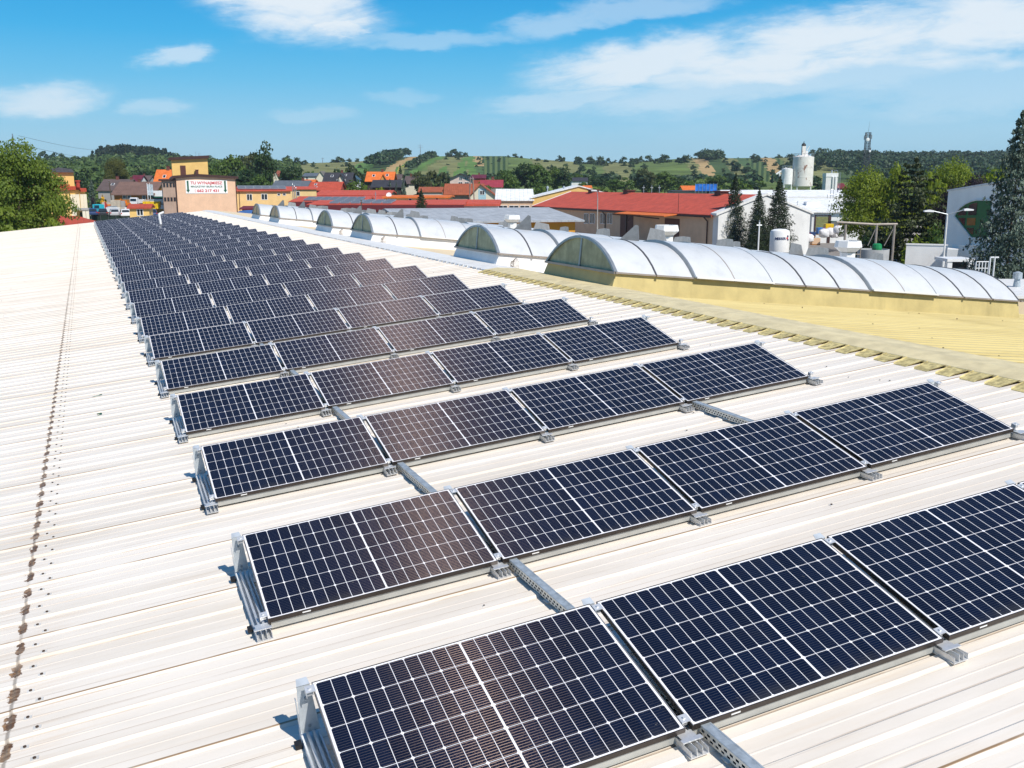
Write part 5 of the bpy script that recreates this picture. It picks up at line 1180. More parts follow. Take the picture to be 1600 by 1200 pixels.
gx, ga, gb = xat(599, 323) - xc, xat(594.5, 323) - xc, xat(603.5, 323) - xc; za, zm = zat(281.5, 323) - zg, zat(272.8, 323) - zg
mb = MB(); mb.prism([(ga, za - 1), (gb, za - 1), (gb, za), (gx, zm), (ga, za)], -1.2, 4, 'y'); fg = mb.build('dormer', W_['orange'], t); mb = MB(); mb.prism([(ga - .4, za - .6), (gx, zm), (gb + .4, za - .6), (gb + .4, za - .3), (gx, zm + .3), (ga - .4, za - .3)], -1.6, 5, 'y'); mb.build('dormer_roof', R_['orange'], fg)
H('dark grey barn roof in front of the steep orange roof', 582, 628, 292, 282, 300, 10, 'x', W_['darkwood'], R_['anthracite'], over=.6)
H('dark-roofed house seen behind the orange-roofed one', 611, 626, 280, 273, 370, 9, 'x', W_['pale'], R_['greybrown'])
H('house with brown roof and cream dormer behind the little spruces', 633, 652, 287, 276, 340, 10, 'x', W_['pale'], R_['greybrown'], wins=[(637, 290, .9, 1.1)], chim=[(.4, 1)])
H('low brick-coloured house behind the dark pine-like trees', 655, 690, 300, 293, 300, 9, 'x', W_['pink'], R_['rust'])
t, zg, xc, w_, he, hr = H('pale pink two-storey house with dark roof and shuttered windows', 703, 737, 279.5, 271.5, 345, 11, 'y', W_['pink'], R_['anthracite'], wins=[(720, 279, 1.2, 1.1), (728.5, 279, 1.2, 1.1), (719.5, 286.5, 1.5, 1.0), (729.5, 286.5, 1.5, 1.0)], over=.8)
H('house with purple-brown roof behind the lime bush', 738, 758, 278.5, 273.5, 380, 9, 'x', W_['brickred'], R_['maroon'], chim=[(.5, .8)])
H('house with crimson metal roof beside the round green tree', 752, 784, 292, 282, 315, 10, 'x', W_['pale'], R_['magenta'], chim=[(.55, 1.2)], over=.5)
H('old grey cottage roof with white chimney', 769, 792, 305, 296, 270, 9, 'x', W_['grey'], R_['oldgrey'])
t, zg, xc, w_, he, hr = H('large house with rust-brown roof and cream gable with pale blue stripe', 697, 752, 303, 288, 262, 11, 'x', W_['shade'], R_['rust'], over=.7)
gx, ga, gb = xat(751, 258) - xc, xat(735, 258) - xc, xat(775, 258) - xc; za, zm = zat(306, 258) - zg, zat(288.5, 258) - zg
mb = MB(); mb.prism([(ga, 0), (gb, 0), (gb, za), (gx, zm), (ga, za)], -4, 9, 'y'); fg = mb.build('front_gable', W_['pale'], t)
mb = MB(); mb.prism([(ga - .5, za - .4), (gx, zm), (gb + .6, za - .55), (gb + .6, za - .3), (gx, zm + .28), (ga - .5, za - .15)], -4.6, 9.5, 'y'); mb.build('gable_roof', R_['rust'], fg)
mb = MB(); mb.box(gx - .6, gx + 1.4, -4.03, -4.0, 0, za + 1.8); mb.build('blue_stripe', mat('pale_blue_render', (.36, .55, .62), .85), fg)
window(t, gx + .4, zat(301, 258) - zg, 1.25, 1.15, -4.03)
H('small dark-roofed house with white dormer between the green trees', 893, 918, 283, 278, 420, 9, 'x', W_['white'], R_['anthracite'])
H('orange-roofed cottage left of the blue hoarding', 1068, 1090, 297.5, 291, 330, 9, 'x', W_['cream'], R_['orange'])
H('tiny orange roof peeking over the ridge of the red hall', 913, 924, 294, 290.5, 360, 8, 'x', W_['cream'], R_['orange'])
H('flat grey building below the blue hoarding', 1052, 1140, 299.5, 298.2, 300, 12, 'x', W_['grey'], R_['anthracite'], name='flat_building', cat='building')
H('pair of pale houses between the trees, far behind the blue hoarding', 1088, 1106, 284, 280, 480, 9, 'x', W_['pale'], R_['greybrown'])
H('dark-roofed far house right of the pale pair', 1108, 1120, 285, 280, 470, 9, 'y', W_['white'], R_['anthracite'])
H('dark red far house right of the white tower', 1310, 1322, 294, 287, 360, 9, 'x', W_['brickred'], R_['darkred'])
H('white chapel-like house alone on the far left hill', 95.5, 98.5, 257, 254, 820, 8, 'y', W_['white'], R_['white'])
H('pale gabled house in the trees right of the tall round tree', 427, 434, 274, 267, 400, 8, 'y', W_['pale'], R_['rust'])
t = thing('hoarding', 'bright blue scaffold hoarding on the flat grey building', 'hoarding', at(xat(1103, 298), 298, zat(298.5, 298)))
mb = MB(); hw_ = (xat(1120, 298) - xat(1086, 298)) / 2; hh = zat(287.5, 298) - zat(298.5, 298); mb.box(-hw_, hw_, 0, .1, 0, hh); mb.build('sheet', mat('blue_sheet', (.02, .16, .62), .5, 0, .35, .8), t)
mb = MB()
for i in range(7): x = -hw_ + 2 * hw_ * i / 6; mb.tube((x, -.1, -1), (x, -.1, hh + .3), .05, n=5)
mb.build('scaffold_tube', M_GALV, t)
# left: cream factory with dark tower roof, red lean-to
DL = 158.0
t = thing('factory_building', 'cream factory building with red cornice and square stair tower, behind the large left tree', 'factory', at(xat(100, DL), DL, -.5, 24))
c0 = xat(100, DL); L_f = lambda px: xat(px, DL) - c0
mb = MB(); mb.box(L_f(20), L_f(108), 0, 20, 0, zat(297, DL) + .5); mb.box(L_f(108.2), L_f(122), 3, 20, 0, zat(296, DL) + .5); mb.box(L_f(122.2), L_f(131), 5, 20, 0, zat(299, DL) + .5); mb.build('wall', WALL['yellow'], t)
mb = MB(); zc_ = zat(297, DL) + .5; mb.box(L_f(20), L_f(109), -.5, 20.2, zc_, zc_ + .9); mb.box(L_f(109.2), L_f(124), 2.5, 20.1, zc_, zc_ + .6); mb.box(L_f(124.2), L_f(133), 4.5, 20, zc_ - .3, zc_ + .25); mb.build('cornice', ROOF['red'], t)
mb = MB(); mb.box(L_f(84), L_f(116), 5, 11, zc_ + .3, zat(269.5, DL + 5) + .5); mb.build('stair_tower', WALL['yellow'], t)
mb = MB(); zt = zat(269.5, DL + 5) + .5; mb.prism([(L_f(83), zt), (L_f(117.5), zt), (L_f(114), zt + .55), (L_f(95), zt + .8), (L_f(83), zt + .5)], 4.5, 11.5, 'y'); mb.build('tower_roof', M_RIBD, t)
for px in (109, 114, 119, 125, 130): mb = MB(); mb.box(L_f(px) - .25, L_f(px) + .25, 2.4 if px < 122 else 4.4, 3 if px < 122 else 5, 0, zat(299, DL)); mb.build('pilaster', WALL['pale'], t)
mb = MB(); mb.lathe([(.3, 0), (.3, .9), (.42, .95), (.42, 1.15)], 10, 0, Matrix.Translation((L_f(121), 2.2, zc_ + .4))); mb.build('red_vent', M_FASR, t)
t = thing('porch', 'small flat-roofed porch with pillars and dark doorway beside the factory building', 'porch', at(xat(124, 140), 140, 0, 22)); p0 = xat(124, 140)
mb = MB(); zz = zat(326, 140); mb.box(xat(113, 140) - p0, xat(135, 140) - p0, 0, 4, zz - .25, zz); mb.build('roof_slab', WALL['grey'], t); mb = MB()
for px in (115, 128, 133): mb.box(xat(px, 140) - p0 - .2, xat(px, 140) - p0 + .2, .1, .5, 0, zz - .25)
mb.build('pillar', WALL['pale'], t); mb = MB(); mb.box(xat(116, 140) - p0, xat(134, 140) - p0, 3.5, 3.7, 0, zz - .25); mb.build('back_wall', WALL['yellow'], t); mb = MB(); mb.box(xat(121, 140) - p0, xat(126, 140) - p0, 3.4, 3.48, 0, zz - .6); mb.build('doorway', M_BLACK, t)
t = thing('lean_to', 'low red sheet roof between the left tree and the first panel column', 'lean-to roof', at(xat(125, 112), 112, 0, 22)); p0 = xat(125, 112)
zl = zat(343, 112); mb = MB(); mb.add([(xat(96, 112) - p0, 0, zl - .55), (xat(152, 112) - p0, 0, zl - .35), (xat(150, 118) - p0, 6, zl + .25), (xat(96, 118) - p0, 6, zl + .35), (xat(96, 112) - p0, 0, zl - .75), (xat(152, 112) - p0, 0, zl - .55), (xat(150, 118) - p0, 6, zl + .05), (xat(96, 118) - p0, 6, zl + .15)], [(0, 1, 2, 3), (7, 6, 5, 4), (0, 4, 5, 1), (1, 5, 6, 2), (2, 6, 7, 3), (3, 7, 4, 0)]); mb.build('roof', ROOF['red'], t)
mb = MB(); mb.box(xat(97, 112) - p0, xat(150, 112) - p0, .4, 5.6, -.5, zl - .8); mb.build('wall', WALL['pale'], t)
# small hut
t, zg, xc, w_, he, hr = house('small cream hut with red roof and white twin window at the end of the roof', 203, 232, 325.5, 320.5, 150, 5, 'x', WALL['yellow'], ROOF['red'], wins=[(218.8, 331.8, .95, 1.0)], name='gate_hut', cat='hut', over=.35, z0=-.4, yaw=14)
# ------------------------------------------------------------------ yard things
CARP = {n: mat('car_' + n, c, .25, .0, .04, 1, 0, 0, .6) for n, c in (('white', (.74, .75, .76)), ('silver', (.42, .44, .47)), ('dark', (.03, .035, .045)), ('blue', (.03, .06, .16)), ('cyan', (.03, .42, .52)))}
M_TYRE = mat('tyre', (.015, .015, .016), .9); M_RED = mat('red_lamp', (.45, .02, .02), .3); M_LAMP = mat('clear_lamp', (.7, .7, .68), .2)
def make_car(label, px, py, d, paint, kind='car', yaw=0, z=None):
    z = zat(py, d) if z is None else z
    t = thing('parked_van' if kind == 'van' else 'parked_car', label, 'van' if kind == 'van' else 'car', at(xat(px, d), d, z, yaw + (22 if px < 300 else 0)), 'vehicles parked in the yard')
    if kind == 'car':
        low = [(0, .28), (4.3, .28), (4.35, .62), (4.2, .86), (3.2, .92), (.25, .92), (-.02, .78), (-.03, .45)]; cab = [(.15, .92), (3.15, .92), (2.45, 1.42), (1.9, 1.48), (.9, 1.47), (.5, 1.36)]
    else:
        low = [(0, .3), (4.9, .3), (5.0, .8), (4.75, 1.1), (4.2, 1.2), (.1, 1.2), (0, .9)]; cab = [(.02, 1.2), (4.2, 1.2), (3.55, 1.95), (3.2, 2.05), (.1, 2.05), (.0, 1.9)]
    n = len(low); mb = MB()
    for pts, w0, w1 in ((low, .88, .84), (cab, .80, .62)):
        zs = [p[1] for p in pts]; za, zb = min(zs), max(zs)
        ww = lambda z_: w0 + (w1 - w0) * (z_ - za) / (zb - za)
        k_ = len(pts); vs_ = [(-ww(z_), y, z_) for y, z_ in pts] + [(ww(z_), y, z_) for y, z_ in pts]
        mb.add(vs_, [tuple(range(k_)), tuple(range(k_, 2 * k_))[::-1]] + [(i, k_ + i, k_ + (i + 1) % k_, (i + 1) % k_) for i in range(k_)])
    mb.build('body', CARP[paint], t, bevel=.05)
    for (nm, ya, yb, za, zb) in (('rear_window', .0, 0, 0, 0), ('windscreen', 1, 0, 0, 0)):
        mb = MB()
        if kind == 'car': q = [(.17, .97), (.47, 1.34)] if nm == 'rear_window' else [(3.08, .97), (2.50, 1.38)]
        else: q = [(.0, 1.3), (.0, 1.85)] if nm == 'rear_window' else [(4.12, 1.28), (3.62, 1.9)]
        s_ = -.03 if nm == 'rear_window' else .03
        mb.add([(-.66, q[0][0] + s_, q[0][1]), (.66, q[0][0] + s_, q[0][1]), (.56, q[1][0] + s_, q[1][1]), (-.56, q[1][0] + s_, q[1][1])], [(0, 1, 2, 3)]); mb.build(nm, M_PANE, t)
    for s_ in (-1, 1):
        mb = MB(); y1 = 2.7 if kind == 'car' else 3.7; zz = (.98, 1.36) if kind == 'car' else (1.28, 1.85)
        x0_, x1_ = (.79, .69) if kind == 'car' else (.795, .67)
        mb.add([(s_ * x0_, .6, zz[0]), (s_ * x0_, y1, zz[0]), (s_ * x1_, y1 - .45, zz[1]), (s_ * x1_, .75, zz[1])], [(0, 1, 2, 3)]); mb.build('side_window', M_PANE, t)
        for y in (.8, 3.45 if kind == 'car' else 4.0):
            mb = MB(); mb.tube((s_ * .70, y, .32), (s_ * .89, y, .32), .32, n=14); wh = mb.build('wheel', M_TYRE, t); mb = MB(); mb.tube((s_ * .88, y, .32), (s_ * .90, y, .32), .2, n=10); mb.build('rim', M_GALV, wh)
        mb = MB(); mb.box(s_ * .72 - .1, s_ * .72 + .1, -.05, .03, .66, .84); mb.build('tail_light', M_RED, t)
    return t
make_car('white hatchback parked furthest right beside the hut', 194, 340, 176, 'white', yaw=4)
make_car('silver estate car, second from the hut', 177, 339, 180, 'silver', yaw=3)
make_car('dark car between the silver car and the cyan truck', 158, 338.5, 184, 'dark')
make_car('dark blue car beside the porch of the factory', 142, 338, 188, 'blue')
make_car('white van nearest to the first panel column', 163, 347, 150, 'white', 'van', yaw=-55, z=.6)
make_car('blue car just right of the hut behind the roof edge', 236, 340, 176, 'blue', yaw=5)
def truck(label, px, py, d, cabm, boxm, yaw=0):
    t = thing('parked_truck', label, 'truck', at(xat(px, d), d, zat(py, d), yaw) @ Matrix.Scale(.72, 4), 'vehicles parked in the yard')
    mb = MB(); mb.prism([(0, .6), (1.9, .6), (1.9, 2.6), (.5, 2.75), (.12, 2.5), (0, 1.5)], -1.15, 1.15, 'x'); mb.build('cab', cabm, t, bevel=.06)
    mb = MB(); mb.box(-1.2, 1.2, 2.1, 6.5, .9, 2.1); mb.build('load_bed', boxm, t)
    mb = MB(); mb.add([(-1.0, -.02, 1.55), (1.0, -.02, 1.55), (.95, .10, 2.42), (-.95, .10, 2.42)], [(0, 1, 2, 3)]); mb.build('windscreen', M_PANE, t)
    for s_ in (-1, 1):
        for y in (.9, 5.4): mb = MB(); mb.tube((s_ * .85, y, .5), (s_ * 1.15, y, .5), .5, n=14); mb.build('wheel', M_TYRE, t)
        mb = MB(); mb.box(s_ * .8 - .15, s_ * .8 + .15, -.03, .02, .75, .95); mb.build('headlight', M_LAMP, t)
truck('cyan truck cab facing the roof, left part of the yard', 149, 334, 205, CARP['cyan'], M_GALV, -25)
truck('white truck with dark windscreen beside the orange excavator', 207, 322, 232, CARP['white'], M_WHITE)
t = thing('excavator', 'small orange excavator between concrete slabs and the white truck', 'excavator', at(xat(195.5, 228), 228, zat(326, 228), -30) @ Matrix.Scale(.7, 4))
OR = mat('orange_paint', (.62, .17, .01), .4); mb = MB(); mb.box(-1, 1, -.8, 1.2, 1.0, 1.9); mb.build('body', OR, t, bevel=.08); mb = MB(); mb.box(-1, .0, -.9, .4, 1.9, 2.7); mb.build('cab', OR, t); mb = MB(); mb.box(-1.2, -.7, -1.3, 1.3, 0, .8); mb.box(.7, 1.2, -1.3, 1.3, 0, .8); mb.build('track', M_BLACK, t, bevel=.2); mb = MB(); mb.tube((.4, -.8, 1.6), (.5, -2.4, 3.2), .2, .16); mb.tube((.5, -2.4, 3.2), (.5, -3.4, 1.4), .16, .12); mb.build('arm', OR, t); mb = MB(); mb.prism([(-3.8, .7), (-3.0, .6), (-3.1, 1.4), (-3.5, 1.5)], .2, .9, 'x'); mb.build('bucket', M_BLACK, t)
CONC = mat('pale_concrete', (.50, .43, .33), .9, 0, .15, 1, .2)
def slab(label, px0, px1, y0, y1, d, m_=CONC, th=.6, name='concrete_wall', cat='wall', group=None):
    t = thing(name, label, cat, at((xat(px0, d) + xat(px1, d)) / 2, d, 0), group); hw_ = (xat(px1, d) - xat(px0, d)) / 2
    n = max(1, int(hw_ * 2 / 2.4)); mb = MB()
    for i in range(n):
        a_ = -hw_ + 2 * hw_ * i / n; mb.box(a_ + .02, a_ + 2 * hw_ / n - .02, 0, th, ground_z(xat(px0, d), d) - .3, zat(y0, d) + rnd.uniform(-.1, .1))
    mb.build('block_course', m_, t, bevel=.04); mb = MB(); mb.box(-hw_, hw_, -.05, th + .05, -.4, ground_z(xat(px0, d), d) + .15); mb.build('footing', WALL['grey'], t)
slab('tall concrete block wall left of the excavator', 171, 186, 313.5, 324, 222)
slab('darker concrete slab stood on end beside the excavator', 187, 193, 313.5, 324, 220, WALL['grey'])
slab('long low concrete block wall behind the parked cars', 177, 202, 324.5, 333, 205)
slab('concrete block wall behind the flagpoles', 214, 232, 312.5, 322, 236)
slab('low concrete wall left of the tall block wall', 157, 171, 316, 328, 226)
t = thing('skip_container', 'bright yellow open skip right of the hut', 'container', at(xat(235, 205), 205, zat(327, 205), 12))
YEL = mat('skip_yellow', (.72, .47, .01), .45, 0, .15, 1, .3); mb = MB(); mb.prism([(-1.5, .1), (1.5, .1), (1.75, 1.6), (-1.75, 1.6)], 0, 2.0, 'y'); mb.build('bin', YEL, t); mb = MB()
for x in (-1.0, 0, 1.0): mb.box(x - .06, x + .06, -.1, .06, .2, 1.55)
mb.build('stiffener', YEL, t)
t = thing('site_cabin', 'small white site cabin with windows right of the yellow skip', 'cabin', at(xat(247, 215), 215, zat(327, 215))); mb = MB(); mb.box(-1.9, 1.9, 0, 2.6, .1, 2.0); mb.build('wall', WALL['white'], t); mb = MB(); mb.box(-2, 2, -.1, 2.7, 2.0, 2.15); mb.build('roof', M_GALV, t); window(t, -.6, 1.2, .8, .8); window(t, .7, 1.2, .8, .8)
t = thing('box_trailer', 'white box trailer with green stripe beside the peach block', 'trailer', at(xat(246, 245), 245, zat(312, 245))); mb = MB(); mb.box(-2.3, 2.3, 0, 5, .5, 2.2); mb.build('box', M_WHITE, t); mb = MB(); mb.box(-2.31, 2.31, -.02, -.005, .5, .8); mb.build('stripe', BG, t); mb = MB(); mb.box(-2.0, 2.0, .2, 4.5, 0, .5); mb.build('chassis', M_BLACK, t)
for i, (px, c, lab) in enumerate(((167, M_WHITE, 'white material crate in the yard, left one'), (176, M_WHITE, 'white material crate in the yard, right one'), (197, M_WHITE, 'pale crate beside the long low block wall'), (152, M_BLACK, 'dark crate behind the cyan truck'), (166, OR, 'orange-brown rubble crate behind the low wall'), (146, CARP['cyan'], 'blue covered pile left of the low wall'))):
    d = 196 if i < 3 else 214
    t = thing('material_crate', lab, 'crate', at(xat(px, d), d, zat(332.5 if i < 3 else 327, d), rnd.uniform(-15, 15)), 'crates in the yard'); mb = MB(); mb.box(-.55, .55, 0, 1.1, .12, 1.05); mb.build('box', c, t, bevel=.03); mb = MB(); mb.box(-.6, .6, -.03, 1.13, 0, .12); mb.build('pallet', WALL['brownwood'], t)
t = thing('advertising_flag', 'red and white beach flag standing in the yard', 'flag', at(xat(161.5, 200), 200, zat(333, 200))); mb = MB(); mb.prism([(0, .2), (.5, .3), (.6, 1.6), (.35, 2.2), (.0, 2.3)], 0, .04, 'y'); mb.build('flag_sheet', M_FASR, t); mb = MB(); mb.tube((-.03, 0.02, 0), (-.03, .02, 2.4), .03, n=6); mb.build('pole', M_WHITE, t)
for i, px in enumerate((230.5, 234.5)):
    d = 238; z0_ = ground_z(xat(px, d), d); t = thing('flagpole', '%s flagpole with long pale blue and white banner' % ('left', 'right')[i], 'flagpole', at(xat(px, d), d, z0_), 'banner flagpoles by the brown-roofed house'); zt = zat(286, d) - z0_
    mb = MB(); mb.tube((0, 0, 0), (0, 0, zt), .07, n=6); mb.build('pole', M_WHITE, t); mb = MB(); mb.box(.08, .75, -.01, .02, zt - 2.9, zt - .3); mb.build('banner', mat('pale_blue_cloth', (.50, .58, .62), .8, 0, .3, 1.5), t)
t = thing('dark_fence', 'dark green mesh fence along the yard behind the roof end', 'fence', at(xat(195, 190), 190, 0)); mb = MB(); mb.box(xat(140, 190) - xat(195, 190), xat(262, 190) - xat(195, 190), 0, .05, -.2, zat(335, 190)); mb.build('mesh_panel', mat('dark_green_mesh', (.012, .03, .022), .8), t)
for px in range(142, 262, 12): mb = MB(); x = xat(px, 190) - xat(195, 190); mb.tube((x, -.06, -.2), (x, -.06, zat(333.5, 190)), .05, n=6); mb.build('post', M_RIBD, t)
# ------------------------------------------------------------------ poles, masts, silos
def lamp(label, px, ytop, d, arms, gr=None):
    t = thing('street_lamp', label, 'street lamp', at(xat(px, d, ytop), d, 0)); zt = zat(ytop, d)
    mb = MB(); mb.tube((0, 0, -.3), (0, 0, zt * .62), .13, .11, 10); mb.tube((0, 0, zt * .62), (0, 0, zt), .075, .055, 8); mb.build('pole', mat('concrete_pole', (.36, .35, .33), .7) if len(arms) == 1 else M_CAPW, t)
    for (dx, dz) in arms:
        mb = MB(); mb.tube((0, 0, zt), (dx, 0, zt + dz), .045, .04, 7); am = mb.build('arm', M_RIBL, t)
        mb = MB(); q = Matrix.Translation((dx, 0, zt + dz)) @ Matrix.Rotation(math.atan2(dz, dx) if dx > 0 else -math.atan2(dz, -dx), 4, 'Y').inverted(); s_ = 1 if dx >= 0 else -1
        mb.prism([(0, -.07), (s_ * .75, -.05), (s_ * .75, .05), (s_ * .3, .12), (0, .07)], -.13, .13, 'y', 0, Matrix.Translation((dx, 0, zt + dz))); mb.build('lamp_head', M_WHITE, am)
lamp('single street lamp on a concrete pole in front of the tan hall', 934, 309, 128, [(-.12, .9)])
lamp('double-armed white street lamp in front of the modern building', 1480.5, 335, 78, [(-1.15, .25), (1.25, .35)])
t = thing('telecom_mast', 'tall grey lattice telecom mast with antennas on the right horizon', 'mast', at(xat(1350, 470), 470, ground_z(xat(1350, 470), 470)))
H_ = zat(207, 470) - ground_z(xat(1350, 470), 470); mb = MB(); ST_ = [(2.3, 0), (1.7, .3), (1.2, .55), (1.0, .75), (1.0, 1.0)]
for (r0, f0), (r1, f1) in zip(ST_, ST_[1:]):
    n_ = 5
    for k_ in range(n_):
        fa = f0 + (f1 - f0) * k_ / n_; fb = f0 + (f1 - f0) * (k_ + 1) / n_; ra = r0 + (r1 - r0) * k_ / n_; rb = r0 + (r1 - r0) * (k_ + 1) / n_
        ca = [(-ra, -ra), (ra, -ra), (ra, ra), (-ra, ra)]; cb = [(-rb, -rb), (rb, -rb), (rb, rb), (-rb, rb)]
        for i in range(4):
            j = (i + 1) % 4
            mb.tube((*ca[i], fa * H_), (*cb[i], fb * H_), .14, n=4, cap=False); mb.tube((*ca[i], fa * H_), (*cb[j], fb * H_), .07, n=4, cap=False); mb.tube((*cb[i], fb * H_), (*cb[j], fb * H_), .07, n=4, cap=False); mb.tube((*ca[j], fa * H_), (*cb[i], fb * H_), .07, n=4, cap=False)
mb.build('lattice', mat('mast_steel', (.05, .055, .065), .6, .2), t)
mb = MB(); mb.tube((0, 0, H_), (.3, 0, H_ + 5), .09, .04, n=5); mb.build('whip_aerial', M_RIBL, t)
for (x, y, f) in ((-1.3, -1.2, .97), (1.4, -1.0, .95), (1.2, 1.2, .97), (-1.4, .9, .94), (1.5, -.6, .72), (-1.4, -.8, .70), (1.5, .2, .60)): mb = MB(); mb.box(x - .14, x + .14, y - .1, y + .1, f * H_ - 1.8, f * H_ + .2); mb.build('panel_antenna', M_SPOT, t)
for (x, y, f, r_) in ((-.6, -1.5, .87, .8), (.7, -1.6, .66, .5)): mb = MB(); mb.lathe([(r_ * .9, 0), (r_, .1), (r_, .4), (r_ * .3, .5)], 14, 0, Matrix.Translation((x, y, f * H_)) @ Matrix.Rotation(R(90), 4, 'X')); mb.build('dish', M_WHITE, t)
RUSTW = mat('rust_stained_white', (.72, .69, .64), .7, 0, .06, .8, .2)
nt = NT(RUSTW.node_tree); b_ = next(n for n in nt.n if n.type == 'BSDF_PRINCIPLED'); co = next(n for n in nt.n if n.type == 'TEX_COORD').outputs['Object']; src = b_.inputs['Base Color'].links[0].from_socket
nz = nt.noise(nt.vec('MULTIPLY', co, (1, 1, .45)), .75, 6, .7); nt.l.new(nt.mix(nt.smooth(nz, .57, .66), src, (.22, .075, .03, 1)), b_.inputs['Base Color'])
DS = 325.0
def silo(label, px, wpx, ytop, ycone, yb, mw, top=True):
    r_ = wpx / 2 / F * DS; z0_ = ground_z(xat(px, DS), DS); zt = zat(ycone, DS) - z0_; za = zat(ytop, DS) - z0_; zl = zat(yb, DS) - z0_
    t = thing('cement_silo', label, 'silo', at(xat(px, DS), DS, z0_), 'silos on the right')
    mb = MB(); mb.lathe([(r_ * .35, zl - 1.2), (r_, zl), (r_, zl + (zt - zl) * .30), (r_ * 1.012, zl + (zt - zl) * .305), (r_ * 1.012, zl + (zt - zl) * .315), (r_, zl + (zt - zl) * .32), (r_, zl + (zt - zl) * .63), (r_ * 1.012, zl + (zt - zl) * .635), (r_ * 1.012, zl + (zt - zl) * .65), (r_, zl + (zt - zl) * .655), (r_, zt), (r_ * .45, za)], 28); mb.build('tank', mw, t, smooth=True)
    for a_ in range(4): mb = MB(); an = .78 + a_ * 1.571; mb.tube((r_ * .93 * math.cos(an), r_ * .93 * math.sin(an), 0), (r_ * .93 * math.cos(an), r_ * .93 * math.sin(an), zl + 1.5), .2, n=6); mb.build('leg', M_WHITE, t)
    mb = MB(); k_ = 14
    for i in range(k_): an = 6.283 * i / k_; a2 = 6.283 * (i + 1) / k_; mb.tube((r_ * .97 * math.cos(an), r_ * .97 * math.sin(an), zt), (r_ * .97 * math.cos(an), r_ * .97 * math.sin(an), zt + 1.1), .05, n=4); mb.tube((r_ * .97 * math.cos(an), r_ * .97 * math.sin(an), zt + 1.1), (r_ * .97 * math.cos(a2), r_ * .97 * math.sin(a2), zt + 1.1), .05, n=4)
    mb.build('guard_rail', M_RIBL, t)
    return t, za, zt, r_
t, za, zt, r_ = silo('large rust-stained white silo with filter tower on top', 1252.5, 31, 242.5, 245.5, 291, RUSTW)
mb = MB(); mb.box(-.75, .45, -.6, .6, za - .3, za + 2.9); mb.build('filter_housing', RUSTW, t); mb = MB(); mb.lathe([(.55, 0), (.8, .25), (.5, .8), (.12, 1.0), (.12, 1.5)], 10, 0, Matrix.Translation((-.2, 0, za + 2.9))); mb.build('dark_cowl', M_BLACK, t); mb = MB(); mb.box(.6, 1.2, -.4, .4, za - .2, za + 1.4); mb.tube((1.0, 0, za + 1.6), (1.7, 0, za + 2.9), .14, n=6); mb.build('white_filter', M_WHITE, t)
t, za, zt, r_ = silo('smaller white silo with inclined loading arm left of the large one', 1228.5, 17, 262.5, 264.5, 288, M_CURBW)
mb = MB(); mb.tube((-r_ - 1.8, 0, zt - 1.6), (-r_ * .2, 0, zt + .4), .3, n=8); mb.tube((-r_ - .9, 0, zt - .6), (-r_ - .1, 0, zt - 4.8), .3, n=8); mb.build('loading_arm', M_WHITE, t)
xa, xb = xat(1289, 330), xat(1308.5, 330); z0_ = ground_z(xa, 330); t = thing('white_tower', 'plain white tower with ribbed side and ladder right of the silos', 'tower', at((xa + xb) / 2, 330, z0_)); hw_ = (xb - xa) / 2; zt = zat(270.5, 330) - z0_
mb = MB(); mb.box(-hw_ * .97, hw_ * .9, 0, 3.6, 0, zt - 1.2); mb.build('wall', WALL['white'], t); mb = MB(); mb.box(-hw_, hw_ * .95, -.15, 3.8, zt - 1.2, zt); mb.build('head', M_WHITE, t)
for x in (.12, .55): mb = MB(); mb.tube((hw_ * x, -.25, 0), (hw_ * x, -.25, zt - 1.2), .28, n=10); mb.build('duct', M_WHITE, t)
mb = MB(); mb.tube((0.1, 1, zt), (0.1, 1, zt + 1), .25, n=8); mb.path([(.7, .3, zt), (.7, .3, zt + .9), (1.8, .3, zt + .9), (1.8, .3, zt)], .05); mb.build('roof_gear', M_GALV, t)
mb = MB(); x = hw_ * 1.05
for s_ in (0, .55): mb.tube((x + s_, 0, 0), (x + s_, 0, zt + .3), .07, n=5)
for i in range(22): mb.tube((x, 0, .4 + i * zt / 22), (x + .55, 0, .4 + i * zt / 22), .05, n=4)
mb.build('ladder', M_RIBL, t)
def pylon(label, px, ytop, d, armw, name='power_pylon'):
    z0_ = ground_z(xat(px, d), d); h = zat(ytop, d) - z0_; t = thing(name, label, 'pylon', at(xat(px, d), d, z0_)); mb = MB(); r_ = h * .045
    for (sx, sy) in ((-1, -1), (1, -1), (1, 1), (-1, 1)): mb.tube((sx * r_, sy * r_, 0), (0, 0, h), .16, .12, n=4)
    for i in range(6):
        f = i / 6; g_ = (i + 1) / 6; mb.tube((-r_ * (1 - f), -r_ * (1 - f), f * h), (r_ * (1 - g_), -r_ * (1 - g_), g_ * h), .09, n=4); mb.tube((r_ * (1 - f), -r_ * (1 - f), f * h), (-r_ * (1 - g_), -r_ * (1 - g_), g_ * h), .09, n=4)
    mb.build('lattice', M_RIBL, t); mb = MB()
    for f in (.74, .86): mb.tube((-armw, 0, f * h), (armw, 0, f * h), .14, n=4)
    mb.build('cross_arm', M_RIBL, t)
pylon('grey power pylon on the field hill above the copse', 658, 225, 985, 2.4)
pylon('tiny far power pylon left of the field hill', 506, 246, 985, 1.6)
pylon('dark utility tower top showing above the large left tree', 28.5, 209, 260, .9)
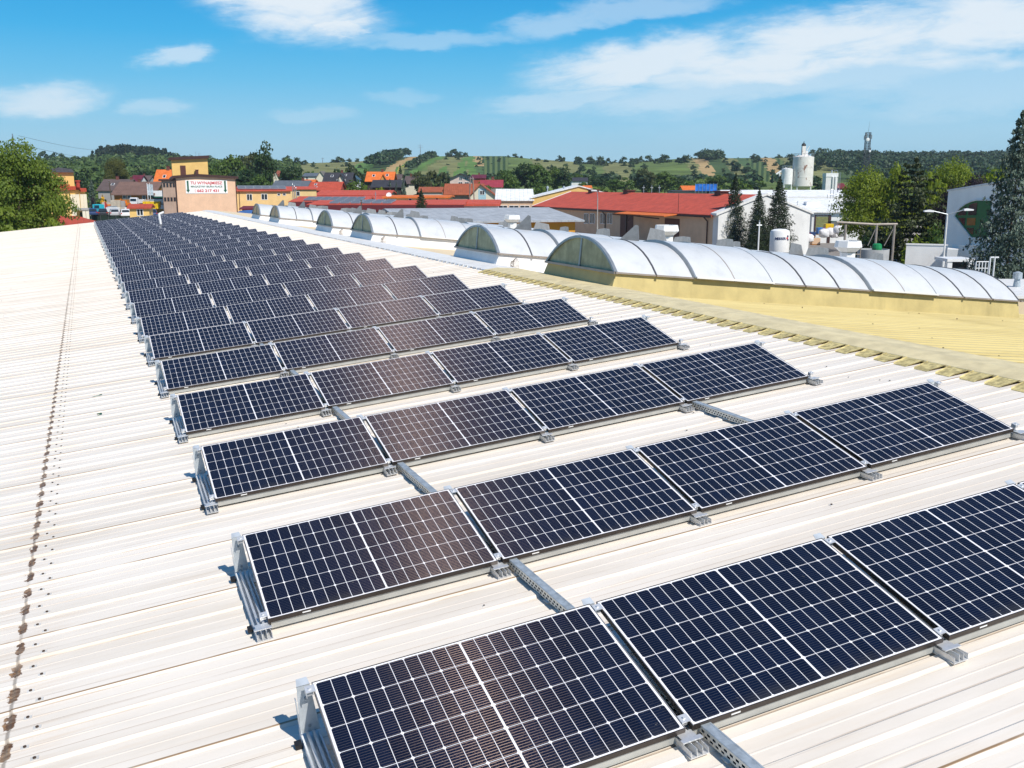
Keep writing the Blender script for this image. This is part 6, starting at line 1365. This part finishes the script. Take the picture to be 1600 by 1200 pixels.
for i, (dz, px2, py2) in enumerate(((0, 172, 233), (-2.6, 166, 245))):
    a_ = pt(29 + 5 * i, 212 + 14 * i, 260); b_ = pt(px2, py2, 900); mb = MB(); prev = a_
    for k_ in range(1, 13): f = k_ / 12; q = a_.lerp(b_, f); q.z -= 4 * f * (1 - f) * 2; mb.tube(prev, q, .045 + .05 * f, n=4, cap=False); prev = q
    o = mb.build('power_line', M_RIBD); tag(o, '%s overhead power line running from the tower to the spruce forest' % ('upper', 'lower')[i], 'power line', 'overhead lines on the left')
def post(label, px, y0, y1, d, r_=.09, lean=0, m_=None):
    t = thing('utility_pole', label, 'pole', at(xat(px, d, y1), d, 0)); zt = zat(y0, d); mb = MB(); mb.tube((0, 0, -.2), (lean, 0, zt), r_ * 1.2, r_, n=7); mb.build('pole', m_ or M_BARK, t); mb = MB(); mb.tube((lean - .25, 0, zt - .3), (lean + .25, 0, zt - .3), .05, n=5); mb.tube((lean, 0, zt), (lean, 0, zt + .2), .06, n=5); mb.build('insulator', M_RIBL, t)
post('left leg pole of a leaning twin utility pole before the cream gable', 731, 277, 315, 205, .13, .55, mat('grey_timber', (.22, .19, .16), .9))
post('right pole of the leaning twin pair before the cream gable', 744.5, 277, 315, 205, .13, -.75, mat('grey_timber_b', (.25, .22, .18), .9))
post('thin dark pole in front of the maroon-edged hall', 565, 312, 333, 130, .07)
post('thin grey pole on the red roofs left of the dish', 587, 301, 312, 200, .07, 0, M_RIBL)
post('utility pole with lamp in front of the brown-roofed house', 176, 283, 312, 243, .12, -.5)
for i, px in enumerate((1005.5, 1018, 1030)): post('thin pole over the red ridge, %s of three' % ('left', 'middle', 'right')[i], px, 291, 303, 215, .08, 0, M_RIBL)
post('slim white pole with cameras left of the gas tank', 1185, 347, 380, 95, .07, 0, M_WHITE)
# --- gas tank with lettering
DT = 125.0; zt = zat(357.5, DT); r_ = 15 / F * DT; t = thing('gas_tank', 'white upright gas tank with dark blue lettering beside the spruces', 'tank', at(xat(1222.5, DT), DT, 0))
mb = MB(); mb.lathe([(r_ * .9, 1.0), (r_, 1.3), (r_, zt - .5), (r_ * .93, zt - .22), (r_ * .6, zt - .04), (r_ * .2, zt)], 26); mb.build('vessel', M_WHITE, t, smooth=True)
for a_ in range(3): mb = MB(); an = .5 + a_ * 2.094; mb.tube((r_ * .7 * math.cos(an), r_ * .7 * math.sin(an), -.2), (r_ * .7 * math.cos(an), r_ * .7 * math.sin(an), 1.4), .12, n=6); mb.build('leg', M_WHITE, t)
NAVY = mat('navy_lettering', (.02, .03, .12), .5)
zz = zat(372.3, DT)
for i, ch in enumerate('MESSER'):
    an = R(-90) + (-.62 + i * .175); text_part(t, ch, .44, Matrix.Translation(((r_ + .012) * math.cos(an), (r_ + .012) * math.sin(an), zz)) @ Matrix.Rotation(an + math.pi / 2, 4, 'Z'), NAVY, .012)
for (da, dz, m_) in ((.52, .05, BR), (.60, .30, NAVY), (.64, -.12, NAVY)):
    an = R(-90) + da; mb = MB(); mb.prism([(-.14, -.05), (.10, -.16), (.16, .06), (-.06, .16)], -.008, .0, 'y', 0, Matrix.Translation(((r_ + .012) * math.cos(an), (r_ + .012) * math.sin(an), zz + dz)) @ Matrix.Rotation(an + math.pi / 2, 4, 'Z')); mb.build('emblem_piece', m_, t)
# --- steel frame, round basin, bags
DF = 92.0; t = thing('steel_frame', 'brown steel pipe frame standing behind the skylights', 'steel frame', at(xat(1350, DF), DF, 0)); c0 = xat(1350, DF); STL = mat('weathered_steel', (.33, .29, .25), .6, .3)
mb = MB()
for px in (1325, 1374, 1402): mb.tube((xat(px, DF) - c0, 0, -.2), (xat(px, DF) - c0, 0, zat(351, DF)), .12, n=8)
mb.build('post', STL, t); mb = MB(); mb.tube((xat(1310, DF) - c0, 0, zat(347, DF)), (xat(1376, DF) - c0, 0, zat(351, DF)), .11, n=8); mb.tube((xat(1372, DF) - c0, 0, zat(350.6, DF)), (xat(1406, DF) - c0, 0, zat(350.2, DF)), .11, n=8); mb.build('cross_beam', STL, t); mb = MB()
for pa, pb in ((1362, 1373), (1388, 1401)): mb.tube((xat(pa, DF) - c0, 0, zat(384, DF)), (xat(pb, DF) - c0, 0, zat(356, DF)), .04, n=6)
mb.build('brace', STL, t)
DTK = 84.0; t = thing('round_basin', 'round grey concrete basin with steel ladder behind the skylight', 'basin', at(xat(1381, DTK), DTK + 1.4, 0)); zr_ = zat(391, DTK)
mb = MB(); rr = 24 / F * DTK; mb.lathe([(rr, -.3), (rr, zr_), (rr * .93, zr_), (rr * .93, zr_ - .5)], 26); mb.build('ring_wall', mat('grey_concrete', (.38, .39, .39), .85, 0, .12, 1, .25), t, smooth=True)
mb = MB(); x = -rr - .3
for s_ in (-.55, .3): mb.tube((x + s_, -.6, -.2), (x + s_, -.6, zr_ + .55), .045, n=6)
for zz in (zr_ + .5, zr_ + .05, zr_ - .4): mb.tube((x - .55, -.6, zz), (x + .3, -.6, zz), .04, n=6)
mb.build('ladder', STL, t); mb = MB(); mb.box(rr * .99, rr * .99 + .02, -.2, .2, 0, zr_); mb.build('seam_strip', M_RIBL, t)
o = thing('green_pump', 'small bright green pump cover on the round basin', 'pump', at(xat(1381, DTK), DTK + .6, zr_)); mb = MB(); mb.lathe([(.40, -.05), (.42, .18), (.38, .46), (.25, .55)], 12); mb.build('cover', mat('bright_green', (.01, .22, .07), .5), o); mb = MB(); mb.box(-.5, .5, -.12, .12, -.06, .0); mb.build('base_plate', M_GALV, o)
BAG = mat('white_bulk_bag', (.72, .71, .71), .8, 0, .12, 2, 0, .6)
g_ = random.Random(4); me_bag = None
for i, (px, py, s_) in enumerate(((1287, 371, 1.0), (1296, 368, .9), (1303, 371, 1.1), (1309, 365, .9), (1316, 370, 1.1), (1313, 362, .8), (1325, 357, .9), (1334, 359, 1.0), (1329, 364, .9), (1264, 378, .9))):
    d = 158 + (i % 3) * 3; p = pt(px, py, d); v = []; mb = MB()
    mb.lathe([(.35, 0), (.62, .12), (.72, .45), (.66, .85), (.42, 1.05), (.15, 1.12)], 12)
    mb.v = [(x + g_.uniform(-.07, .07), y + g_.uniform(-.07, .07), z + g_.uniform(-.05, .05)) for x, y, z in mb.v]
    t = thing('bulk_bag', 'bulging white bulk bag in the yard heap, %s from the left' % ORD[(1, 2, 3, 4, 6, 5, 7, 9, 8, 0)[i]], 'bulk bag', Matrix.Translation((p.x, d, p.z)) @ Matrix.Scale(s_ * 1.25, 4), 'white bulk bags in the yard'); mb.build('bag', BAG, t, smooth=True); mb = MB(); mb.path([(-.3, 0, 1.0), (0, 0, 1.3), (.3, 0, 1.0)], .03, 5); mb.build('loop', M_FASR, t)
for i, (px, py, m_, lab) in enumerate(((1320, 354, WALL['brownwood'], 'brown cardboard carton on the bag heap'), (1296, 357, YEL, 'yellow steel crate in front of the roller door'), (1275, 379, WALL['tan'], 'tan pallet stack below the roller door'), (1268, 366, CARP['blue'], 'blue machine part left of the roller door'), (1284, 363, mat('blue_rack', (.03, .16, .45), .5), 'bright blue rack below the roller door'))):
    d = 166; p = pt(px, py + 4, d); t = thing('yard_crate', lab, 'crate', Matrix.Translation((p.x, d, p.z)), 'crates by the white hall'); mb = MB(); mb.box(-.7, .7, 0, 1.2, .14, 1.2 if i != 3 else .8); mb.build('box', m_, t, bevel=.04); mb = MB(); mb.box(-.72, .72, -.02, 1.22, 0, .14); mb.build('pallet', WALL['brownwood'], t)
# apron the bags stand on
mb = MB(); p = pt(1300, 372, 150); mb.add([(p.x - 9, 146, .02), (p.x + 18, 146, .02), (p.x + 22, 186, .02), (p.x - 6, 186, .02)], [(0, 1, 2, 3)]); struct(mb.build('yard_pavement', mat('pale_asphalt', (.22, .20, .18), .9, 0, .15, .6)))
# --- person on the far white roof
def person(label, px, yfoot, d, trousers, top, skin=(.45, .27, .19)):
    z = zat(yfoot, d); t = thing('person', label, 'person', at(xat(px, d), d, z, 20))
    J = {'pel': (0, 0, .95, .155), 'bel': (0, .01, 1.08, .14), 'che': (0, 0, 1.30, .165), 'nk': (0, 0, 1.47, .062), 'hd0': (0, -.02, 1.57, .085), 'hd1': (0, -.02, 1.68, .098), 'hd2': (0, -.01, 1.76, .06),
         'lh': (-.1, 0, .90, .105), 'lk': (-.11, -.03, .50, .068), 'la': (-.12, .02, .09, .045), 'lt': (-.13, -.14, .04, .038), 'rh': (.1, 0, .90, .105), 'rk': (.12, .02, .50, .068), 'ra': (.14, .08, .09, .045), 'rt': (.15, -.08, .04, .038),
         'ls': (-.19, 0, 1.41, .075), 'le': (-.25, .02, 1.13, .05), 'lw': (-.24, -.10, .89, .035), 'lf': (-.23, -.13, .79, .03), 'rs': (.19, 0, 1.41, .075), 're': (.27, -.02, 1.14, .05), 'rw': (.20, -.22, 1.04, .035), 'rf': (.16, -.29, 1.02, .03)}
    E_ = [('pel', 'bel'), ('bel', 'che'), ('che', 'nk'), ('nk', 'hd0'), ('hd0', 'hd1'), ('hd1', 'hd2'), ('pel', 'lh'), ('lh', 'lk'), ('lk', 'la'), ('la', 'lt'), ('pel', 'rh'), ('rh', 'rk'), ('rk', 'ra'), ('ra', 'rt'), ('che', 'ls'), ('ls', 'le'), ('le', 'lw'), ('lw', 'lf'), ('che', 'rs'), ('rs', 're'), ('re', 'rw'), ('rw', 'rf')]
    ks = list(J); me = bpy.data.meshes.new('body'); me.from_pydata([J[k_][:3] for k_ in ks], [(ks.index(a_), ks.index(b_)) for a_, b_ in E_], [])
    o = bpy.data.objects.new('body', me); COL.objects.link(o); o.parent = t
    sk = o.modifiers.new('skin', 'SKIN'); 
    for i, k_ in enumerate(ks): me.skin_vertices[0].data[i].radius = (J[k_][3],) * 2; me.skin_vertices[0].data[i].use_root = (i == 0)
    o.modifiers.new('sub', 'SUBSURF').levels = 1; o.modifiers['sub'].render_levels = 1
    m_ = bpy.data.materials.new('clothing'); m_.use_nodes = True; n_ = NT(m_.node_tree); b_ = next(x for x in n_.n if x.type == 'BSDF_PRINCIPLED'); b_.inputs['Roughness'].default_value = .85
    zc = n_.xyz(n_.node('ShaderNodeTexCoord').outputs['Object'])[2]
    n_.l.new(n_.ramp(n_.math('DIVIDE', zc, 2.0), [(0, (.02, .02, .02)), (.045, trousers), (.49, top), (.74, skin), (.855, (.05, .035, .02))], 'CONSTANT'), b_.inputs['Base Color']); me.materials.append(m_)
    return t
person('person in dark blue trousers and pale red top standing on the far white roof', 1308.7, 300.6, 232, (.02, .03, .10), (.42, .20, .20))
p = pt(1294, 307.5, 230); t = thing('roof_ladder', 'small grey ladder frame at the edge of the far white roof', 'ladder', Matrix.Translation((p.x, 229.5, p.z - .6))); mb = MB()
for x in (-.35, .35, 1.0): mb.tube((x, 0, 0), (x, 0, 2.4 if x > 0 else 1.2), .06, n=5)
mb.tube((-.35, 0, 1.1), (1.0, 0, 1.1), .05, n=5); mb.build('rail', M_RIBL, t); mb = MB(); mb.tube((.35, 0, 2.3), (1.0, 0, 2.3), .05, n=5); mb.build('rung', M_RIBL, t)
for o in list(bpy.data.objects):
    if o.type == 'EMPTY' and o.get('label') == 'x': print('UNPLACED', o.name)
# ------------------------------------------------------------------ air
hz = bpy.data.materials.new('summer_haze'); hz.use_nodes = True; n_ = NT(hz.node_tree); n_.n.clear()
pv = n_.node('ShaderNodeVolumePrincipled'); pv.inputs['Density'].default_value = HAZE; pv.inputs['Color'].default_value = (.72, .84, .95, 1); pv.inputs['Anisotropy'].default_value = .2
n_.l.new(pv.outputs[0], n_.node('ShaderNodeOutputMaterial').inputs['Volume'])
mb = MB(); mb.box(-1500, 1500, -75, 1800, -10, 75); o = mb.build('haze', hz); o['kind'] = 'stuff'
o['label'] = 'faint blue summer haze over the valley'
